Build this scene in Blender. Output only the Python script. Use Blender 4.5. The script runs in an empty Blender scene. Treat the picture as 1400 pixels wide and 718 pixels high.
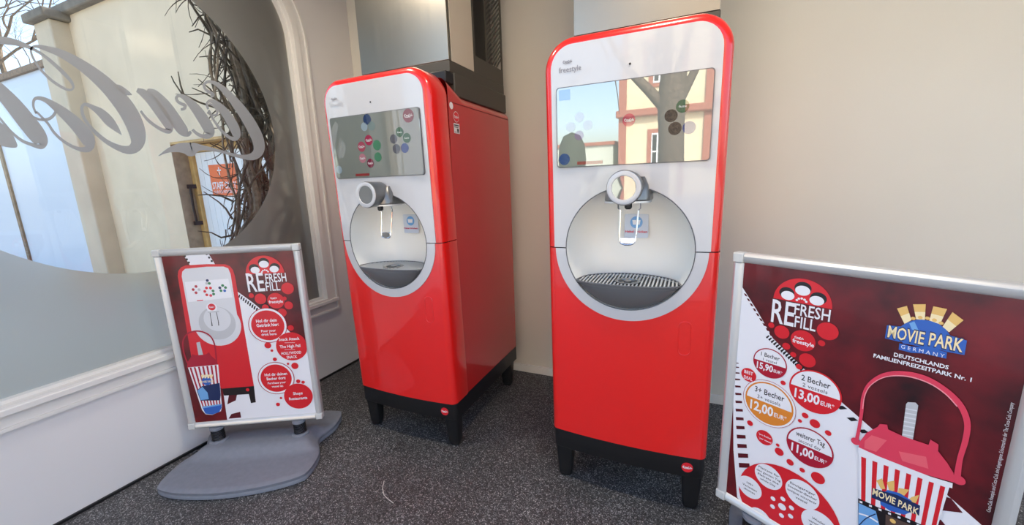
import bpy, bmesh, math, random
import numpy as np
from mathutils import Vector, Matrix, Euler

random.seed(7)
PI = math.pi
SC = bpy.context.scene
COL = SC.collection

# ------------------------------------------------------------------ camera
H = 1.42                                   # camera height
F_PX = 545.88                              # focal length in pixels of the 1400 px frame
YAW, PIT, ROL = math.radians(-24.063), math.radians(-11.14), math.radians(2.005)
_f = np.array([math.sin(YAW) * math.cos(PIT), math.cos(YAW) * math.cos(PIT), math.sin(PIT)])
_r = np.array([math.cos(YAW), -math.sin(YAW), 0.0])
_d = np.cross(_f, _r)
_r2 = math.cos(ROL) * _r + math.sin(ROL) * _d
_d2 = -math.sin(ROL) * _r + math.cos(ROL) * _d
ROT = np.array([_r2, _d2, _f])
cam = bpy.data.cameras.new('camera')
cam.sensor_width = 36.0
cam.lens = F_PX * 36.0 / 1400.0
cam.clip_start = 0.02
cam.clip_end = 400
camo = bpy.data.objects.new('camera', cam)
COL.objects.link(camo)
mw = Matrix.Identity(4)
for i in range(3):
    mw[i][0] = _r2[i]; mw[i][1] = -_d2[i]; mw[i][2] = -_f[i]
mw[0][3], mw[1][3], mw[2][3] = 0, 0, H
camo.matrix_world = mw
SC.camera = camo

# ------------------------------------------------------------------ sky, sun, exposure
SC.view_settings.view_transform = 'Standard'
SC.view_settings.look = 'None'
SC.view_settings.gamma = 1.0
SC.view_settings.use_curve_mapping = False
SC.view_settings.exposure = 0.44
world = bpy.data.worlds.new('sky')
SC.world = world
world.use_nodes = True
wn = world.node_tree
wn.nodes.clear()
wo = wn.nodes.new('ShaderNodeOutputWorld')
wb = wn.nodes.new('ShaderNodeBackground')
ws = wn.nodes.new('ShaderNodeTexSky')
ws.sky_type = 'NISHITA'
ws.sun_disc = False
ws.sun_elevation = math.radians(38)
ws.sun_rotation = math.radians(20)
ws.air_density = 1.0
ws.dust_density = 2.5
wb.inputs['Strength'].default_value = 0.42
wn.links.new(ws.outputs[0], wb.inputs[0])
wn.links.new(wb.outputs[0], wo.inputs[0])
sun = bpy.data.lights.new('sun', 'SUN')
sun.energy = 4.2
sun.angle = math.radians(0.53)
sun.color = (1.0, 0.94, 0.84)
suno = bpy.data.objects.new('sun', sun)
COL.objects.link(suno)
_sd = Vector((0.38, 0.92, 0.80)).normalized()       # towards the sun, over the back wall
suno.rotation_euler = _sd.to_track_quat('Z', 'Y').to_euler()
suno.location = (6, 12, 14)


# ------------------------------------------------------------------ pixel helpers (author-side measuring)
def ray(u, v):
    return ROT.T @ np.array([(u - 700) / F_PX, (v - 359) / F_PX, 1.0])


def atX(u, v, x):
    d = ray(u, v); t = x / d[0]
    return Vector((x, t * d[1], H + t * d[2]))


def atY(u, v, y):
    d = ray(u, v); t = y / d[1]
    return Vector((t * d[0], y, H + t * d[2]))


# ------------------------------------------------------------------ materials
MATS = {}


def mat(name, col, rough=0.5, metal=0.0, coat=0.0, spec=0.5, noise=None, bump=None, emit=None, estr=0.0, trans=0.0, ior=1.45):
    if name in MATS:
        return MATS[name]
    m = bpy.data.materials.new(name)
    m.use_nodes = True
    nt = m.node_tree
    b = nt.nodes['Principled BSDF']
    b.inputs['Base Color'].default_value = (*col, 1)
    b.inputs['Roughness'].default_value = rough
    b.inputs['Metallic'].default_value = metal
    b.inputs['Coat Weight'].default_value = coat
    b.inputs['Coat Roughness'].default_value = 0.04
    b.inputs['Specular IOR Level'].default_value = spec
    b.inputs['Transmission Weight'].default_value = trans
    b.inputs['IOR'].default_value = ior
    if emit:
        b.inputs['Emission Color'].default_value = (*emit, 1)
        b.inputs['Emission Strength'].default_value = estr
    if noise or bump:
        tc = nt.nodes.new('ShaderNodeTexCoord')
    if noise:
        sc_, amt = noise[:2]
        n = nt.nodes.new('ShaderNodeTexNoise')
        n.inputs['Scale'].default_value = sc_
        n.inputs['Detail'].default_value = 5
        nt.links.new(tc.outputs['Object'], n.inputs['Vector'])
        r = nt.nodes.new('ShaderNodeValToRGB')
        lo = noise[2] if len(noise) > 2 else tuple(max(0, c * (1 - amt)) for c in col)
        hi = noise[3] if len(noise) > 3 else tuple(min(1, c * (1 + amt)) for c in col)
        r.color_ramp.elements[0].position = 0.3; r.color_ramp.elements[0].color = (*lo, 1)
        r.color_ramp.elements[1].position = 0.7; r.color_ramp.elements[1].color = (*hi, 1)
        nt.links.new(n.outputs['Fac'], r.inputs['Fac'])
        nt.links.new(r.outputs['Color'], b.inputs['Base Color'])
    if bump:
        n2 = nt.nodes.new('ShaderNodeTexNoise')
        n2.inputs['Scale'].default_value = bump[0]
        n2.inputs['Detail'].default_value = 3
        nt.links.new(tc.outputs['Object'], n2.inputs['Vector'])
        bp = nt.nodes.new('ShaderNodeBump')
        bp.inputs['Strength'].default_value = bump[1]
        bp.inputs['Distance'].default_value = 0.002
        nt.links.new(n2.outputs['Fac'], bp.inputs['Height'])
        nt.links.new(bp.outputs['Normal'], b.inputs['Normal'])
    MATS[name] = m
    return m


def floor_material():
    m = bpy.data.materials.new('speckled floor')
    m.use_nodes = True
    nt = m.node_tree
    b = nt.nodes['Principled BSDF']
    tc = nt.nodes.new('ShaderNodeTexCoord')
    v = nt.nodes.new('ShaderNodeTexVoronoi'); v.inputs['Scale'].default_value = 260
    nt.links.new(tc.outputs['Object'], v.inputs['Vector'])
    sep = nt.nodes.new('ShaderNodeSeparateColor'); nt.links.new(v.outputs['Color'], sep.inputs[0])
    r = nt.nodes.new('ShaderNodeValToRGB')
    e = r.color_ramp.elements
    e[0].position = 0.0; e[0].color = (0.018, 0.018, 0.019, 1)
    e[1].position = 1.0; e[1].color = (0.62, 0.60, 0.58, 1)
    for p, c in ((0.35, 0.045), (0.65, 0.095), (0.86, 0.20), (0.95, 0.42)):
        k = r.color_ramp.elements.new(p); k.color = (c * 0.97, c * 0.98, c * 1.0, 1)
    nt.links.new(sep.outputs[0], r.inputs['Fac'])
    n = nt.nodes.new('ShaderNodeTexNoise'); n.inputs['Scale'].default_value = 2.6; n.inputs['Detail'].default_value = 6
    nt.links.new(tc.outputs['Object'], n.inputs['Vector'])
    r2 = nt.nodes.new('ShaderNodeValToRGB')
    r2.color_ramp.elements[0].position = 0.3; r2.color_ramp.elements[0].color = (0.64, 0.62, 0.61, 1)
    r2.color_ramp.elements[1].position = 0.68; r2.color_ramp.elements[1].color = (1, 1, 1, 1)
    nt.links.new(n.outputs['Fac'], r2.inputs['Fac'])
    mx = nt.nodes.new('ShaderNodeMix'); mx.data_type = 'RGBA'; mx.blend_type = 'MULTIPLY'; mx.inputs[0].default_value = 1
    nt.links.new(r.outputs[0], mx.inputs[6]); nt.links.new(r2.outputs[0], mx.inputs[7])
    nt.links.new(mx.outputs[2], b.inputs['Base Color'])
    b.inputs['Roughness'].default_value = 0.5
    bp = nt.nodes.new('ShaderNodeBump'); bp.inputs['Strength'].default_value = 0.35; bp.inputs['Distance'].default_value = 0.002
    nt.links.new(sep.outputs[1], bp.inputs['Height']); nt.links.new(bp.outputs[0], b.inputs['Normal'])
    return m


def pane_material():
    m = bpy.data.materials.new('window glass'); m.use_nodes = True
    nt = m.node_tree; nt.nodes.clear()
    o = nt.nodes.new('ShaderNodeOutputMaterial')
    t = nt.nodes.new('ShaderNodeBsdfTransparent'); t.inputs[0].default_value = (0.96, 0.98, 0.97, 1)
    g = nt.nodes.new('ShaderNodeBsdfGlossy'); g.inputs['Roughness'].default_value = 0.0
    fr = nt.nodes.new('ShaderNodeFresnel'); fr.inputs[0].default_value = 1.45
    mx = nt.nodes.new('ShaderNodeMixShader')
    nt.links.new(fr.outputs[0], mx.inputs[0]); nt.links.new(t.outputs[0], mx.inputs[1]); nt.links.new(g.outputs[0], mx.inputs[2])
    nt.links.new(mx.outputs[0], o.inputs[0])
    return m


def film_material(name, tr_col, di_col, fac, refr=0.0, gloss=0.06):
    """frosted film: light from behind scattered through, some light scattered back"""
    m = bpy.data.materials.new(name); m.use_nodes = True
    nt = m.node_tree; nt.nodes.clear()
    o = nt.nodes.new('ShaderNodeOutputMaterial')
    t = nt.nodes.new('ShaderNodeBsdfTranslucent'); t.inputs[0].default_value = (*tr_col, 1)
    rf = nt.nodes.new('ShaderNodeBsdfRefraction'); rf.inputs['Color'].default_value = (*tr_col, 1)
    rf.inputs['Roughness'].default_value = 0.55; rf.inputs['IOR'].default_value = 1.12
    d = nt.nodes.new('ShaderNodeBsdfDiffuse'); d.inputs[0].default_value = (*di_col, 1)
    g = nt.nodes.new('ShaderNodeBsdfGlossy'); g.inputs['Roughness'].default_value = 0.12
    m0 = nt.nodes.new('ShaderNodeMixShader'); m0.inputs[0].default_value = refr
    nt.links.new(t.outputs[0], m0.inputs[1]); nt.links.new(rf.outputs[0], m0.inputs[2])
    m1 = nt.nodes.new('ShaderNodeMixShader'); m1.inputs[0].default_value = fac
    nt.links.new(m0.outputs[0], m1.inputs[1]); nt.links.new(d.outputs[0], m1.inputs[2])
    m2 = nt.nodes.new('ShaderNodeMixShader'); m2.inputs[0].default_value = gloss
    nt.links.new(m1.outputs[0], m2.inputs[1]); nt.links.new(g.outputs[0], m2.inputs[2])
    nt.links.new(m2.outputs[0], o.inputs[0])
    return m


def screen_material(name, col, estr, gl=0.22):
    """lit display behind reflective cover glass"""
    m = bpy.data.materials.new(name); m.use_nodes = True
    nt = m.node_tree; nt.nodes.clear()
    o = nt.nodes.new('ShaderNodeOutputMaterial')
    d = nt.nodes.new('ShaderNodeBsdfDiffuse'); d.inputs[0].default_value = (*[c * 0.5 for c in col], 1)
    e = nt.nodes.new('ShaderNodeEmission'); e.inputs[0].default_value = (*col, 1); e.inputs[1].default_value = estr
    a = nt.nodes.new('ShaderNodeAddShader')
    nt.links.new(d.outputs[0], a.inputs[0]); nt.links.new(e.outputs[0], a.inputs[1])
    g = nt.nodes.new('ShaderNodeBsdfGlossy'); g.inputs['Roughness'].default_value = 0.0
    mx = nt.nodes.new('ShaderNodeMixShader'); mx.inputs[0].default_value = gl
    nt.links.new(a.outputs[0], mx.inputs[1]); nt.links.new(g.outputs[0], mx.inputs[2])
    nt.links.new(mx.outputs[0], o.inputs[0])
    return m


def brushed_steel():
    m = mat('brushed steel', (0.36, 0.335, 0.285), 0.36, 1.0)
    nt = m.node_tree; b = nt.nodes['Principled BSDF']
    tc = nt.nodes.new('ShaderNodeTexCoord'); mp = nt.nodes.new('ShaderNodeMapping')
    mp.inputs['Scale'].default_value = (300, 300, 4)
    n = nt.nodes.new('ShaderNodeTexNoise'); n.inputs['Scale'].default_value = 1.0
    nt.links.new(tc.outputs['Object'], mp.inputs[0]); nt.links.new(mp.outputs[0], n.inputs['Vector'])
    r = nt.nodes.new('ShaderNodeMapRange'); r.inputs['To Min'].default_value = 0.24; r.inputs['To Max'].default_value = 0.4
    nt.links.new(n.outputs['Fac'], r.inputs['Value']); nt.links.new(r.outputs[0], b.inputs['Roughness'])
    return m


M_WALL = mat('cream wall paint', (0.70, 0.675, 0.60), 0.55, noise=(1.3, 0.03), bump=(160, 0.12))
M_WALLL = mat('off white wall paint', (0.77, 0.75, 0.74), 0.5, noise=(1.3, 0.02), bump=(160, 0.08))
M_TRIM = mat('white trim paint', (0.78, 0.76, 0.72), 0.35, coat=0.2)
M_CEIL = mat('cream ceiling', (0.82, 0.76, 0.66), 0.7)
M_FLOOR = floor_material()
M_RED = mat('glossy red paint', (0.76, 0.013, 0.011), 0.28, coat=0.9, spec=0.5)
M_WHITE = mat('glossy white plastic', (0.55, 0.55, 0.565), 0.25, coat=1.0)
M_NICHE = mat('satin white plastic', (0.88, 0.86, 0.81), 0.35)
M_BLACK = mat('black plastic', (0.010, 0.010, 0.011), 0.38)
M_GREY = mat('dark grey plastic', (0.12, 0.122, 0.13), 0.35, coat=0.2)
M_MGREY = mat('grey metal paint', (0.20, 0.20, 0.20), 0.28, metal=0.7)
M_CHROME = mat('chrome', (0.85, 0.85, 0.85), 0.06, metal=1.0)
M_STEEL = brushed_steel()
M_PLINTH = mat('dark olive plastic', (0.060, 0.054, 0.042), 0.45)
M_BEIGE = mat('beige metal panel', (0.60, 0.53, 0.42), 0.35, metal=0.2)
M_ALU = mat('satin aluminium', (0.66, 0.67, 0.67), 0.35, metal=0.45)
M_CORNER = mat('light grey plastic', (0.60, 0.61, 0.60), 0.4)
M_SLATE = mat('slate grey plastic', (0.20, 0.22, 0.265), 0.5, noise=(40, 0.06), bump=(300, 0.1))
M_GLASS = pane_material()
M_FILM = film_material('frosted film', (0.80, 0.76, 0.67), (0.52, 0.51, 0.48), 0.22, refr=0.85, gloss=0.05)
M_LETTER = film_material('etched vinyl lettering', (0.42, 0.42, 0.42), (0.42, 0.42, 0.42), 0.60, gloss=0.03)
M_CREAMEXT = mat('cream render', (0.74, 0.605, 0.43), 0.85, noise=(1.6, 0.07), bump=(60, 0.2))
M_PILLAR = mat('stone pillar', (0.60, 0.50, 0.365), 0.85, noise=(2.0, 0.08), bump=(60, 0.2))
M_COPING = mat('weathered coping', (0.22, 0.19, 0.15), 0.85, noise=(6, 0.25))
M_WOOD = mat('brown wood', (0.24, 0.15, 0.085), 0.6, noise=(14, 0.3))
M_GOLD = mat('golden pine wood', (0.52, 0.33, 0.12), 0.5, noise=(14, 0.15))
M_JAMB = mat('brown grey stone jamb', (0.34, 0.26, 0.18), 0.8, noise=(9, 0.2))
M_PANELW = mat('white panel with sky tint', (0.60, 0.64, 0.72), 0.4)  # sky reflection tinted into the white base colour
M_BOARD = mat('white painted board', (0.80, 0.81, 0.82), 0.5)
M_BARK = mat('dark bark', (0.15, 0.115, 0.085), 0.9, noise=(30, 0.4), bump=(120, 0.6))
M_BARK2 = mat('grey brown bark', (0.30, 0.23, 0.17), 0.9, noise=(30, 0.35), bump=(120, 0.6))
M_GROUND = mat('pale paving', (0.58, 0.57, 0.54), 0.85, noise=(3, 0.12))
M_HOUSE = mat('yellow house render', (0.80, 0.70, 0.48), 0.8, noise=(2, 0.04))
M_HTRIM = mat('red house trim', (0.40, 0.15, 0.10), 0.7)
M_ROOF = mat('slate roof', (0.13, 0.13, 0.14), 0.7)
M_DARKGL = mat('dark window pane', (0.03, 0.035, 0.04), 0.05)
M_SHRUB = mat('dull green foliage', (0.06, 0.075, 0.05), 0.9, noise=(20, 0.4))
# print colours
P_WHITE = mat('print white', (0.82, 0.82, 0.87), 0.3, coat=0.3)
P_RED = mat('print red', (0.66, 0.015, 0.025), 0.3, coat=0.3)
P_DRED = mat('print deep red', (0.40, 0.008, 0.03), 0.3, coat=0.3)
P_ORANGE = mat('print orange', (0.72, 0.24, 0.03), 0.3, coat=0.3)
P_BLACK = mat('print black', (0.012, 0.008, 0.010), 0.3, coat=0.3)
P_GREY = mat('print grey', (0.52, 0.53, 0.56), 0.3, coat=0.3)
P_LGREY = mat('print light grey', (0.68, 0.69, 0.73), 0.3, coat=0.3)
P_MAROON = mat('print maroon', (0.10, 0.006, 0.012), 0.3, coat=0.3)
P_BLUE = mat('print blue', (0.03, 0.12, 0.48), 0.3, coat=0.3)
P_SKY = mat('print sky blue', (0.16, 0.38, 0.72), 0.3, coat=0.3)
P_NAVY = mat('print navy', (0.012, 0.025, 0.10), 0.3, coat=0.3)
P_GOLD = mat('print gold', (0.80, 0.50, 0.15), 0.3, coat=0.3)
P_CREAM = mat('print pale gold', (0.92, 0.76, 0.45), 0.3, coat=0.3)
P_GREEN = mat('print green', (0.03, 0.20, 0.08), 0.3, coat=0.3)
P_PINK = mat('print rose', (0.72, 0.05, 0.10), 0.3, coat=0.3)
P_BG = mat('print dark red backdrop', (0.1, 0.006, 0.01), 0.3, coat=0.3,
           noise=(5.5, 0, (0.018, 0.003, 0.004), (0.20, 0.008, 0.014)))
S_RED = mat('sign orange red', (0.80, 0.17, 0.05), 0.5)


# ------------------------------------------------------------------ mesh helpers
class MB:
    def __init__(s):
        s.v = []; s.f = []

    def add(s, verts, faces):
        o = len(s.v)
        s.v += [tuple(p) for p in verts]
        s.f += [tuple(i + o for i in f) for f in faces]
        return s

    def box(s, x0, x1, y0, y1, z0, z1):
        v = [(x0, y0, z0), (x1, y0, z0), (x1, y1, z0), (x0, y1, z0), (x0, y0, z1), (x1, y0, z1), (x1, y1, z1), (x0, y1, z1)]
        return s.add(v, [(0, 3, 2, 1), (4, 5, 6, 7), (0, 1, 5, 4), (1, 2, 6, 5), (2, 3, 7, 6), (3, 0, 4, 7)])

    def tube(s, pts, rad, n=8, caps=True):
        pts = [Vector(p) for p in pts]
        if not hasattr(rad, '__len__'):
            rad = [rad] * len(pts)
        vs, fs = [], []
        prev = None
        for i, p in enumerate(pts):
            t = (pts[min(i + 1, len(pts) - 1)] - pts[max(i - 1, 0)])
            t = t.normalized() if t.length > 1e-9 else Vector((0, 0, 1))
            if prev is None:
                a = Vector((0, 0, 1)) if abs(t.z) < 0.9 else Vector((1, 0, 0))
                u = t.cross(a).normalized()
            else:
                u = (prev - t * prev.dot(t))
                u = u.normalized() if u.length > 1e-9 else t.orthogonal().normalized()
            prev = u
            w = t.cross(u)
            for k in range(n):
                a = 2 * PI * k / n
                vs.append(p + (u * math.cos(a) + w * math.sin(a)) * rad[i])
        for i in range(len(pts) - 1):
            for k in range(n):
                k2 = (k + 1) % n
                fs.append((i * n + k, i * n + k2, (i + 1) * n + k2, (i + 1) * n + k))
        if caps:
            fs.append(tuple(range(n))[::-1])
            fs.append(tuple((len(pts) - 1) * n + k for k in range(n)))
        return s.add(vs, fs)

    def lathe(s, prof, axis='Z', c=(0, 0, 0), n=32, close=False):
        """prof: list of (r, h) along the axis"""
        vs, fs = [], []
        for r, h in prof:
            for k in range(n):
                a = 2 * PI * k / n
                x, y = r * math.cos(a), r * math.sin(a)
                if axis == 'Z':
                    p = (c[0] + x, c[1] + y, c[2] + h)
                elif axis == 'Y':
                    p = (c[0] + x, c[1] + h, c[2] + y)
                else:
                    p = (c[0] + h, c[1] + x, c[2] + y)
                vs.append(p)
        for i in range(len(prof) - 1):
            for k in range(n):
                k2 = (k + 1) % n
                fs.append((i * n + k, i * n + k2, (i + 1) * n + k2, (i + 1) * n + k))
        if close:
            fs.append(tuple(range(n)))
            fs.append(tuple((len(prof) - 1) * n + k for k in range(n)))
        return s.add(vs, fs)

    def loft(s, loops, closed=True, cap0=False, cap1=False):
        n = len(loops[0]); vs = [p for l in loops for p in l]; fs = []
        for i in range(len(loops) - 1):
            for k in range(n if closed else n - 1):
                k2 = (k + 1) % n
                fs.append((i * n + k, i * n + k2, (i + 1) * n + k2, (i + 1) * n + k))
        if cap0:
            fs.append(tuple(range(n))[::-1])
        if cap1:
            fs.append(tuple((len(loops) - 1) * n + k for k in range(n)))
        return s.add(vs, fs)

    def mesh(s, name, smooth=False):
        me = bpy.data.meshes.new(name)
        me.from_pydata(s.v, [], s.f)
        bm = bmesh.new(); bm.from_mesh(me)
        bmesh.ops.remove_doubles(bm, verts=bm.verts, dist=1e-6)
        bmesh.ops.recalc_face_normals(bm, faces=bm.faces)
        bm.to_mesh(me); bm.free()
        if smooth:
            for p in me.polygons:
                p.use_smooth = True
            me.set_sharp_from_angle(angle=math.radians(smooth if smooth is not True else 40))
        return me

    def build(s, name, m, parent=None, smooth=False, bevel=0.0, seg=2, **tags):
        o = bpy.data.objects.new(name, s.mesh(name, smooth))
        COL.objects.link(o)
        o.data.materials.append(m)
        if parent is not None:
            o.parent = parent
        if bevel:
            b = o.modifiers.new('bevel', 'BEVEL'); b.width = bevel; b.segments = seg; b.limit_method = 'ANGLE'
            b.angle_limit = math.radians(40)
            for p in o.data.polygons:
                p.use_smooth = True
            o.data.set_sharp_from_angle(angle=math.radians(50))
        for k, v in tags.items():
            o[k] = v
        return o


def empty(name, loc, rz=0.0, label=None, category=None, group=None, kind=None):
    o = bpy.data.objects.new(name, None)
    COL.objects.link(o)
    o.empty_display_size = 0.1
    o.location = loc
    o.rotation_euler = (0, 0, rz)
    if label: o['label'] = label
    if category: o['category'] = category
    if group: o['group'] = group
    if kind: o['kind'] = kind
    return o


def structure(o, label=None):
    o['kind'] = 'structure'
    if label:
        o['label'] = label
    return o


def text_mesh(body, bold=0.0, shear=0.0):
    """flat lettering mesh in XY, unit-normalised: returns verts, faces, width, cap height"""
    c = bpy.data.curves.new('t', 'FONT'); c.body = body; c.offset = bold; c.shear = shear; c.resolution_u = 2
    o = bpy.data.objects.new('t', c); COL.objects.link(o)
    dg = bpy.context.evaluated_depsgraph_get()
    me = bpy.data.meshes.new_from_object(o.evaluated_get(dg))
    vs = [tuple(v.co) for v in me.vertices]; fs = [tuple(p.vertices) for p in me.polygons]
    bpy.data.objects.remove(o); bpy.data.curves.remove(c); bpy.data.meshes.remove(me)
    return vs, fs


def strip_stroke(pts, sub=6, bold=1.0):
    """smooth variable-width stroke -> (left, right) 2D edges; pts: (x, y, w)"""
    P = [np.array(p, float) for p in pts]
    out = []
    for i in range(len(P) - 1):
        p0 = P[max(i - 1, 0)]; p1 = P[i]; p2 = P[i + 1]; p3 = P[min(i + 2, len(P) - 1)]
        for k in range(sub):
            t = k / sub
            out.append(0.5 * ((2 * p1) + (-p0 + p2) * t + (2 * p0 - 5 * p1 + 4 * p2 - p3) * t * t + (-p0 + 3 * p1 - 3 * p2 + p3) * t ** 3))
    out.append(P[-1])
    L, R = [], []
    for i, p in enumerate(out):
        a = out[max(i - 1, 0)]; b = out[min(i + 1, len(out) - 1)]
        d = b[:2] - a[:2]; n = np.array([-d[1], d[0]]) / (np.hypot(*d) + 1e-9)
        w = max(p[2], 1.0) / 2 * bold
        L.append(p[:2] + n * w); R.append(p[:2] - n * w)
    return L, R


# ------------------------------------------------------------------ the room shell
WX = -2.51            # left wall inner face
BY = 2.64             # back wall inner face
CEIL = 2.95
structure(MB().box(-2.64, 3.6, -1.2, BY + 0.12, -0.12, 0.0).build('floor', M_FLOOR), 'dark speckled grey floor')
structure(MB().box(-2.64, 3.6, BY, BY + 0.12, 0, CEIL).build('wall_back', M_WALL), 'plain cream back wall')
structure(MB().box(-2.64, 3.6, 0.25, BY + 0.12, CEIL, CEIL + 0.12).build('ceiling', M_CEIL), 'cream ceiling over the alcove')
structure(MB().box(WX + 0.001, 3.6, BY - 0.014, BY, 0, 0.062).build('baseboard_back', M_TRIM, bevel=0.004), 'low cream skirting along the back wall')
structure(MB().box(-30, 30, -40, -1.2, -0.16, -0.06).add([], []).build('ground_front', M_GROUND), 'pale paving outside the open front')
structure(MB().box(-40, -2.64, -1.2, 12, -0.16, -0.06).build('ground_left', M_GROUND), 'pale paving outside the window')

# window opening, rounded-top rectangle in the Y-Z plane of the left wall
WC, WHW, WZ0, WZ1, WR = 1.118, 0.992, 0.605, 2.87, 0.45


def win_outline(grow=0.0, n=14):
    hw = WHW + grow; z0 = WZ0 - grow; z1 = WZ1 + grow; r = WR + grow
    p = [(WC - hw, z0), (WC + hw, z0)]
    for k in range(n + 1):
        a = PI / 2 * k / n
        p.append((WC + hw - r + r * math.cos(a), z1 - r + r * math.sin(a)))
    for k in range(n + 1):
        a = PI / 2 + PI / 2 * k / n
        p.append((WC - hw + r + r * math.cos(a), z1 - r + r * math.sin(a)))
    return p


def win_top(y, grow=0.0):
    hw = WHW + grow; z1 = WZ1 + grow; r = WR + grow
    d = abs(y - WC) - (hw - r)
    if d <= 0: return z1
    return z1 - r + math.sqrt(max(0.0, r * r - d * d))


def left_wall():
    b = MB()
    Y0, Y1 = -0.3, BY
    ys = sorted(set([Y0, WC - WHW, WC + WHW, Y1] +
                    [WC + s * (WHW - WR + WR * math.sin(PI / 2 * k / 16)) for s in (-1, 1) for k in range(17)]))
    for x in (WX, WX - 0.13):
        for a, c in zip(ys[:-1], ys[1:]):
            if c <= WC - WHW + 1e-6 or a >= WC + WHW - 1e-6:
                b.add([(x, a, 0), (x, c, 0), (x, c, CEIL), (x, a, CEIL)], [(0, 1, 2, 3)])
            else:
                b.add([(x, a, 0), (x, c, 0), (x, c, WZ0), (x, a, WZ0)], [(0, 1, 2, 3)])
                b.add([(x, a, win_top(a)), (x, c, win_top(c)), (x, c, CEIL), (x, a, CEIL)], [(0, 1, 2, 3)])
    b.add([(WX, Y0, 0), (WX - 0.13, Y0, 0), (WX - 0.13, Y0, CEIL), (WX, Y0, CEIL)], [(0, 1, 2, 3)])
    o = win_outline()
    b.loft([[(WX, y, z) for y, z in o], [(WX - 0.13, y, z) for y, z in o]])
    return b.build('wall_left', M_WALLL)


structure(left_wall(), 'off-white left wall below and around the rounded window')
structure(MB().box(WX, WX + 0.012, -0.3, BY - 0.001, 0, 0.012).build('baseboard_left', M_BLACK), 'thin dark joint at the foot of the left wall')

def added_fill_lamp(x, y, label):  # invented ceiling fixture, added to brighten the inside
    T = empty('added_fill_lamp', (x, y, CEIL), 0, label, 'lamp', 'fill lamps added in the ceiling')
    b = MB(); b.lathe([(0.17, 0.0), (0.17, -0.03), (0.155, -0.034), (0.15, -0.02)], 'Z', (0, 0, 0), 32)
    b.build('rim', M_TRIM, T, smooth=40)
    b = MB(); b.lathe([(0.152, -0.022), (0.0005, -0.022)], 'Z', (0, 0, 0), 32)
    b.build('diffuser', mat('fill diffuser', (0.9, 0.85, 0.75), 0.5, emit=(1.0, 0.86, 0.68), estr=4.0), T)
    l = bpy.data.lights.new('added_fill_light', 'AREA'); l.shape = 'DISK'; l.size = 0.29; l.energy = FILL_W; l.color = (1.0, 0.87, 0.70)
    lo = bpy.data.objects.new('fill_light', l); COL.objects.link(lo); lo.parent = T; lo.location = (0, 0, -0.04)


FILL_W = 11.0
added_fill_lamp(-1.66, 1.22, 'added fill lamp in the unseen ceiling near the window')
added_fill_lamp(-0.15, 1.15, 'added fill lamp in the unseen ceiling above the open floor')

win = structure(empty('window_1', (0, 0, 0)), 'rounded window with frosted film and round clear opening')
# frame: architrave, bead, outer bead and sash
def ring(name, g0, g1, x0, x1, m=M_TRIM):
    a, c = win_outline(g0), win_outline(g1)
    b = MB().loft([[(x0, y, z) for y, z in a], [(x1, y, z) for y, z in a], [(x1, y, z) for y, z in c], [(x0, y, z) for y, z in c],
                   [(x0, y, z) for y, z in a]])
    return b.build(name, m, win, smooth=35)


ring('window_frame', 0.0, 0.095, WX + 0.0005, WX + 0.012)
ring('outer_bead', 0.085, 0.10, WX + 0.011, WX + 0.024)
ring('inner_bead', -0.004, 0.034, WX - 0.06, WX + 0.026)
ring('glazing_bead', -0.018, 0.0, WX - 0.075, WX - 0.012)
sill = MB()
sill.box(WX + 0.0005, WX + 0.034, WC - WHW - 0.1, WC + WHW + 0.1, WZ0 - 0.034, WZ0 - 0.006)
sill.build('window_sill', M_TRIM, win, bevel=0.004)
MB().box(WX + 0.0005, WX + 0.006, WC - WHW - 0.1, WC + WHW + 0.1, WZ0 - 0.066, WZ0 - 0.060).build('apron_bead', M_TRIM, win, bevel=0.003)
GX = WX - 0.045
o = win_outline(-0.004)
MB().loft([[(GX - 0.004, y, z) for y, z in o], [(GX - 0.006, y, z) for y, z in o]], cap0=True, cap1=True).build('window_pane', M_GLASS, win)
# frosted film with round opening
CCY, CCZ, CR = 1.118, 1.799, 0.757
# keep the clear disc where it is seen on the (slightly recessed) glass plane
_s = GX / WX
CCY, CCZ, CR = CCY * _s, H + (CCZ - H) * _s, CR * _s


def film():
    b = MB()
    n = 128
    oo = []
    for k in range(n):
        a = 2 * PI * k / n
        d = (math.cos(a), math.sin(a))
        t = 3.0
        lo, hi = 0.0, 4.0
        for _ in range(40):
            t = (lo + hi) / 2
            y = CCY + d[0] * t; z = CCZ + d[1] * t
            inside = abs(y - WC) < WHW and z > WZ0 and z < win_top(y)
            if inside: lo = t
            else: hi = t
        oo.append((y, z))
    inn = [(CCY + CR * math.cos(2 * PI * k / n), CCZ + CR * math.sin(2 * PI * k / n)) for k in range(n)]
    b.loft([[(GX, y, z) for y, z in inn], [(GX, y, z) for y, z in oo]])
    return b.build('frosted_film', M_FILM, win)


film()
# mirrored script lettering on the glass, stroke by stroke
Z1 = lambda x, y: (x / 3.59, 40 + y / 3.59)
Z2 = lambda x, y: (190 + x / 3.59, 70 + y / 3.59)


def on_glass(L, R, name, zf, layer):
    b = MB()
    x = GX + 0.002 + 0.0006 * layer
    pl = [atX(*zf(*p), x) for p in L]; pr = [atX(*zf(*p), x) for p in R]
    n = len(pl)
    b.add(pl + pr, [(i, i + 1, n + i + 1, n + i) for i in range(n - 1)])
    return b.build(name, M_LETTER, win)


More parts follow.
